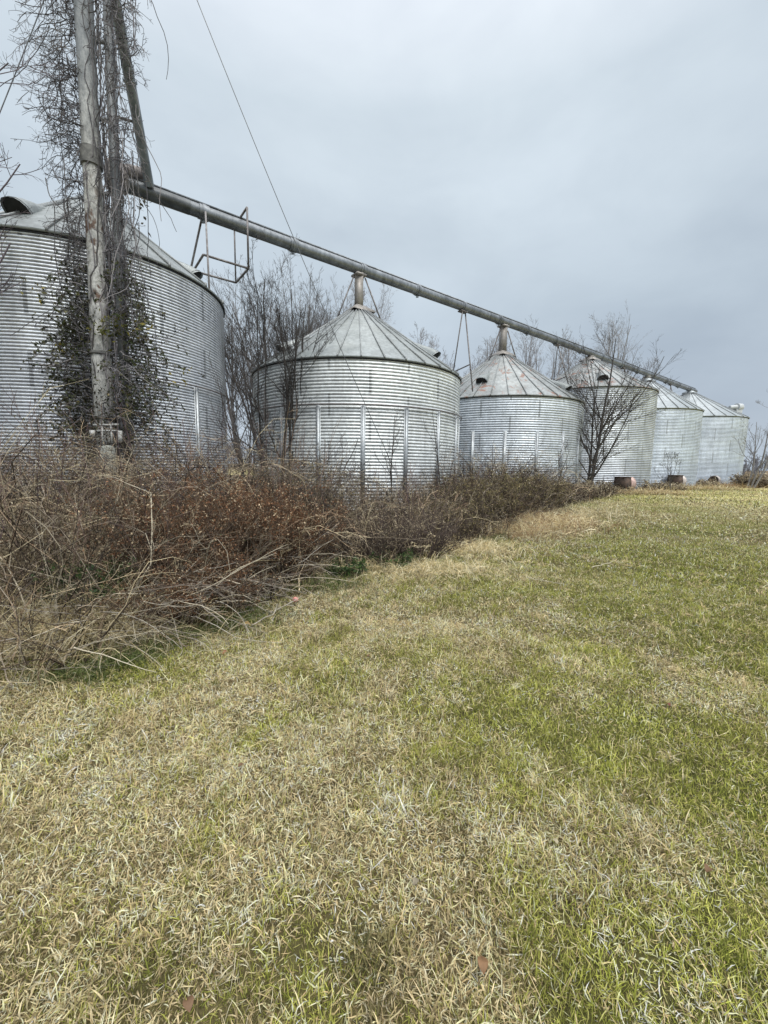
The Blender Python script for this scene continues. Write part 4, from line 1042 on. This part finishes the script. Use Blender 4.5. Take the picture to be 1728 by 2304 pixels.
shrub((5.5,14.5), 1.0, 1.25, 'brown shrub before the right half of the squat bin', SG, OLV, 100, 12, 6000, .012)
shrub((8.0,18.4), 1.0, 1.2, 'low brown shrub at the right edge of the squat bin', SG, GRY, 80, 13, 2500, .012)
shrub((10.3,21.4), 1.0, .9, 'low grey shrub at the foot of the leaning tree', SG, GRY, 70, 14, 1500, .012)
shrub((13.2,24.6), 1.1, .8, 'grey weeds left of the pink stained fan', SG, GRY, 60, 15, 1200, .012)
shrub((17.9,28.0), 1.1, .8, 'grey weeds right of the pink stained fan', SG, GRY, 60, 16, 1200, .012)
shrub((22.0,31.0), 1.2, .6, 'grey weeds left of the boxy fan', SG, GRY, 60, 17, 1200, .012)
shrub((28.0,35.4), 1.4, .6, 'dark weeds left of the round mouthed fan', SG, GRY, 60, 18, 1200, .012)
shrub((34.0,37.4), 1.5, 1.2, 'brown brush at the foot of the far right tree', SG, GRY, 80, 19, 1800, .012)
shrub((37.0,39.4), 1.6, 1.2, 'brown brush at the right picture edge', SG, GRY, 80, 20, 1800, .012)

def evergreen(loc, rx, h, label, nl, seed):
    r = np.random.default_rng(seed); t = thing('leafy_shrub', label, 'shrub', (loc[0], loc[1], 0), 'green leafy shrubs in the thicket')
    n = 40; a = r.uniform(0, 2*PI, n)
    S = np.stack([loc[0]+.1*np.cos(a), loc[1]+.1*np.sin(a), np.zeros(n)], 1)
    P0, Q0 = walk(S, np.stack([np.cos(a)*rx/h, np.sin(a)*rx/h, np.ones(n)], 1), h*r.uniform(.6,1.1,n), 8, .18, 0, np.full(n,.006), np.full(n,.002), r)
    P1, Q1, L1 = spawn(P0, Q0, np.full(n,h), 8, .25, 1, .35, .7, 5, .2, 0, .6, .002, r=r)
    g = Geo(); g.tubes(P0, Q0, 4, (.08,.06,.045)); g.tubes(P1, Q1, 3, (.09,.07,.05)); g.build('stems', M_twig, t)
    g = Geo(); p = P1[r.integers(0,len(P1),nl), r.integers(1,5,nl)]+r.normal(0,.02,(nl,3)); p[:,2] = np.maximum(p[:,2], .02)
    flecks(g, p, .022*max(1, math.hypot(*loc[:2])/5), [(.05,.09,.03),(.08,.13,.04),(.03,.055,.022),(.10,.13,.05)], r); g.build('leaves', M_leaf, t)
evergreen((-2.95,3.95), .35, .62, 'small dark green leafy shrub in the left part of the thicket', 2600, 91)
evergreen((.15,6.25), .35, .32, 'low green leafy plant at the foot of the grey lawn edge shrub', 900, 92)
evergreen((-.55,5.75), .30, .28, 'low green leafy plant at the right end of the russet shrubs', 900, 93)
make_thicket()
make_lawn()
make_tall_fringe()

# ------------------------------------------------------------------ far woods and field edge
def far_woods():
    g = Geo(); r = np.random.default_rng(9)
    n = 1300
    az = rad(1)*r.uniform(-60, 62, n); d = r.uniform(150, 240, n)
    x, y = d*np.sin(az), d*np.cos(az); h = r.uniform(6, 11, n)*np.interp(np.degrees(az), [-60,-10,30,44,62],[1.1,1.1,.9,.62,.55])
    S = np.stack([x, y, np.zeros(n)], 1)
    P, Q = walk(S, np.array([[0,0,1.0]])+r.normal(0,.12,(n,3)), h, 6, .08, .05, np.full(n,.16), np.full(n,.06), r)
    c = np.array([.17,.17,.185])  # distance haze painted into the twig colour
    g.tubes(P, Q, 3, c*r.uniform(.85,1.1,(n,1)))
    P1, Q1, L1 = spawn(P, Q, h, 9, .1, 1, .4, .6, 4, .15, .08, .6, .07, r=r)
    g.tubes(P1, Q1, 3, c*r.uniform(.9,1.15,(len(P1),1)))
    P2, Q2, L2 = spawn(P1, Q1, L1, 3, .1, 1, .5, .6, 3, .15, .05, .7, .06, r=r)
    g.tubes(P2, Q2, 3, c*r.uniform(.95,1.2,(len(P2),1)))
    o = g.build('distant_woods', M_twig)
    tag(o, 'hazy grey line of leafless woods along the horizon', 'woods', kind='stuff')
far_woods()

# ------------------------------------------------------------------ small things in the lawn
def leaf(x, y, L, rot, col, label, z=.03):
    L = L*.5
    g = Geo(); r = np.random.default_rng(int(abs(x*1000+y*77)))
    k = 6; u = np.linspace(0,1,k); wv = np.sin(PI*u**.8)*.34*L; zc = .25*L*np.sin(PI*u*1.1)+r.normal(0,.03*L,k)
    V = []
    for i in range(k):
        V += [(u[i]*L-L/2, -wv[i], zc[i]+.12*L*(wv[i]/(.34*L+1e-6))), (u[i]*L-L/2, 0, zc[i]), (u[i]*L-L/2, wv[i], zc[i]+.16*L*(wv[i]/(.34*L+1e-6)))]
    V = np.array(V); c, s = math.cos(rot), math.sin(rot)
    V = V@np.array([[c,-s,0],[s,c,0],[0,0,1]]).T+np.array([x, y, float(ground_z(x,y))+z])
    F = np.array([(3*i+a, 3*i+a+1, 3*i+a+4, 3*i+a+3) for i in range(k-1) for a in (0,1)])
    g.add(V, F, np.array(col))
    o = g.build('fallen_leaf', M_leaf, smooth=True, loc=(x, y, float(ground_z(x,y)))); tag(o, label, 'leaf', 'fallen leaves on the lawn')
BR = (.20,.12,.07)
for x, y, L, ro, c, lb in [(-1.32,3.78,.17,.2,(.42,.28,.10),'long tan yellow leaf at the edge of the left thicket'),
    (-1.30,3.20,.13,.9,(.28,.14,.07),'curled orange brown leaf near the left thicket, nearer than the yellow one'),
    (-.11,3.15,.08,.3,BR,'small brown leaf in the middle of the lawn'),
    (1.93,2.55,.07,1.6,(.22,.08,.06),'reddish leaf in the green part of the lawn, right side'),
    (-.72,1.92,.07,.8,BR,'brown leaf left of centre in the near lawn'),
    (.33,1.10,.10,1.5,(.26,.15,.08),'upright brown leaf at the bottom of the frame'),
    (-.55,1.0,.09,2.2,BR,'brown leaf at the bottom, left of centre'),
    (.74,1.53,.06,2.0,(.48,.42,.28),'pale leaf in the near lawn right of centre'),
    (.14,1.35,.07,.8,(.30,.26,.19),'grey tan leaf beyond the upright brown leaf'),
    (1.30,1.42,.08,.5,BR,'brown leaf near the right edge of the near lawn')]:
    leaf(x, y, L, ro, c, lb)
# pink ball-like wrapper in the grass at the thicket edge
g = Geo()
k = 10; prof = [(.001,.0),(.02,.004),(.032,.018),(.034,.032),(.026,.046),(.010,.056),(.001,.058)]
g.lathe(prof, 14, (-.99,4.42,.05)); o = g.build('pink_ball', plain('faded_pink_plastic', (.55,.20,.17), (.70,.33,.29), 12, .6), smooth=True, loc=(-.99,4.42,0)); tag(o, 'small faded pink ball in the grass at the thicket edge', 'ball')
def stick(a, b, r0, label, col, name='fallen_stick', seed=1):
    r = np.random.default_rng(seed); g = Geo(); a = np.array(a); b = np.array(b); u = np.linspace(0,1,10)[:,None]
    P = a+(b-a)*u+r.normal(0,.012,(10,3))*[1,1,.4]
    g.tubes(P[None], np.linspace(r0, r0*.5, 10)[None], 6, np.array(col))
    P1, Q1, L1 = spawn(P[None], np.linspace(r0, r0*.5, 10)[None], np.array([np.linalg.norm(b-a)]), 4, .4, 1, .18, .6, 4, .1, 0, .5, .003, r=r)
    g.tubes(P1, Q1, 4, np.array(col))
    o = g.build(name, M_bark, smooth=True, loc=(a[0],a[1],0)); tag(o, label, 'stick', 'fallen sticks')
stick((3.25,6.2,.05), (3.9,6.65,.05), .008, 'pale thin stick lying across the right of the lawn', (.50,.45,.33), seed=3)
stick((2.0,5.5,.07), (2.45,5.2,.06), .007, 'short pale stick lying left of the long one', (.45,.40,.29), seed=4)
stick((-1.25,3.75,.05), (-.85,4.15,.22), .005, 'grey stick poking out of the thicket over the lawn edge', (.40,.36,.31), seed=5)
stick((-2.5,4.6,.35), (-1.5,4.4,.30), .007, 'grey dead branch lying low across the russet shrub', (.33,.29,.25), seed=6)
stick((-2.9,3.3,.45), (-2.1,3.7,.62), .005, 'tan dead cane arching over the left thicket edge', (.48,.38,.25), seed=7)
# weathered boards beside the tan grass mound
g = Geo(); rz = np.array(Matrix.Rotation(rad(-8),3,'Z')@Matrix.Rotation(rad(3),3,'Y'))
g.box((3.55,10.35,.10), (1.25,.16,.04), rz)
o = g.build('weathered_board', plain('grey_board', (.12,.11,.09), (.30,.28,.25), 7, .9, 0, .4, (1,6,1)), loc=(3.55,10.35,0)); tag(o, 'grey weathered board lying at the lawn edge under the brown shrubs', 'board', 'old boards')
g = Geo(); rz = np.array(Matrix.Rotation(rad(9),3,'Z')@Matrix.Rotation(rad(-4),3,'Y'))
g.box((2.95,10.62,.15), (1.1,.14,.04), rz)
o = g.build('weathered_board', bpy.data.materials['grey_board'], loc=(2.95,10.62,0)); tag(o, 'darker board behind the weathered grey one at the lawn edge', 'board', 'old boards')

# foreground litter
sc.render.film_transparent = False
sc.cycles.max_bounces = 6; sc.cycles.diffuse_bounces = 3; sc.cycles.glossy_bounces = 3; sc.cycles.transmission_bounces = 3
sc.cycles.use_denoising = True
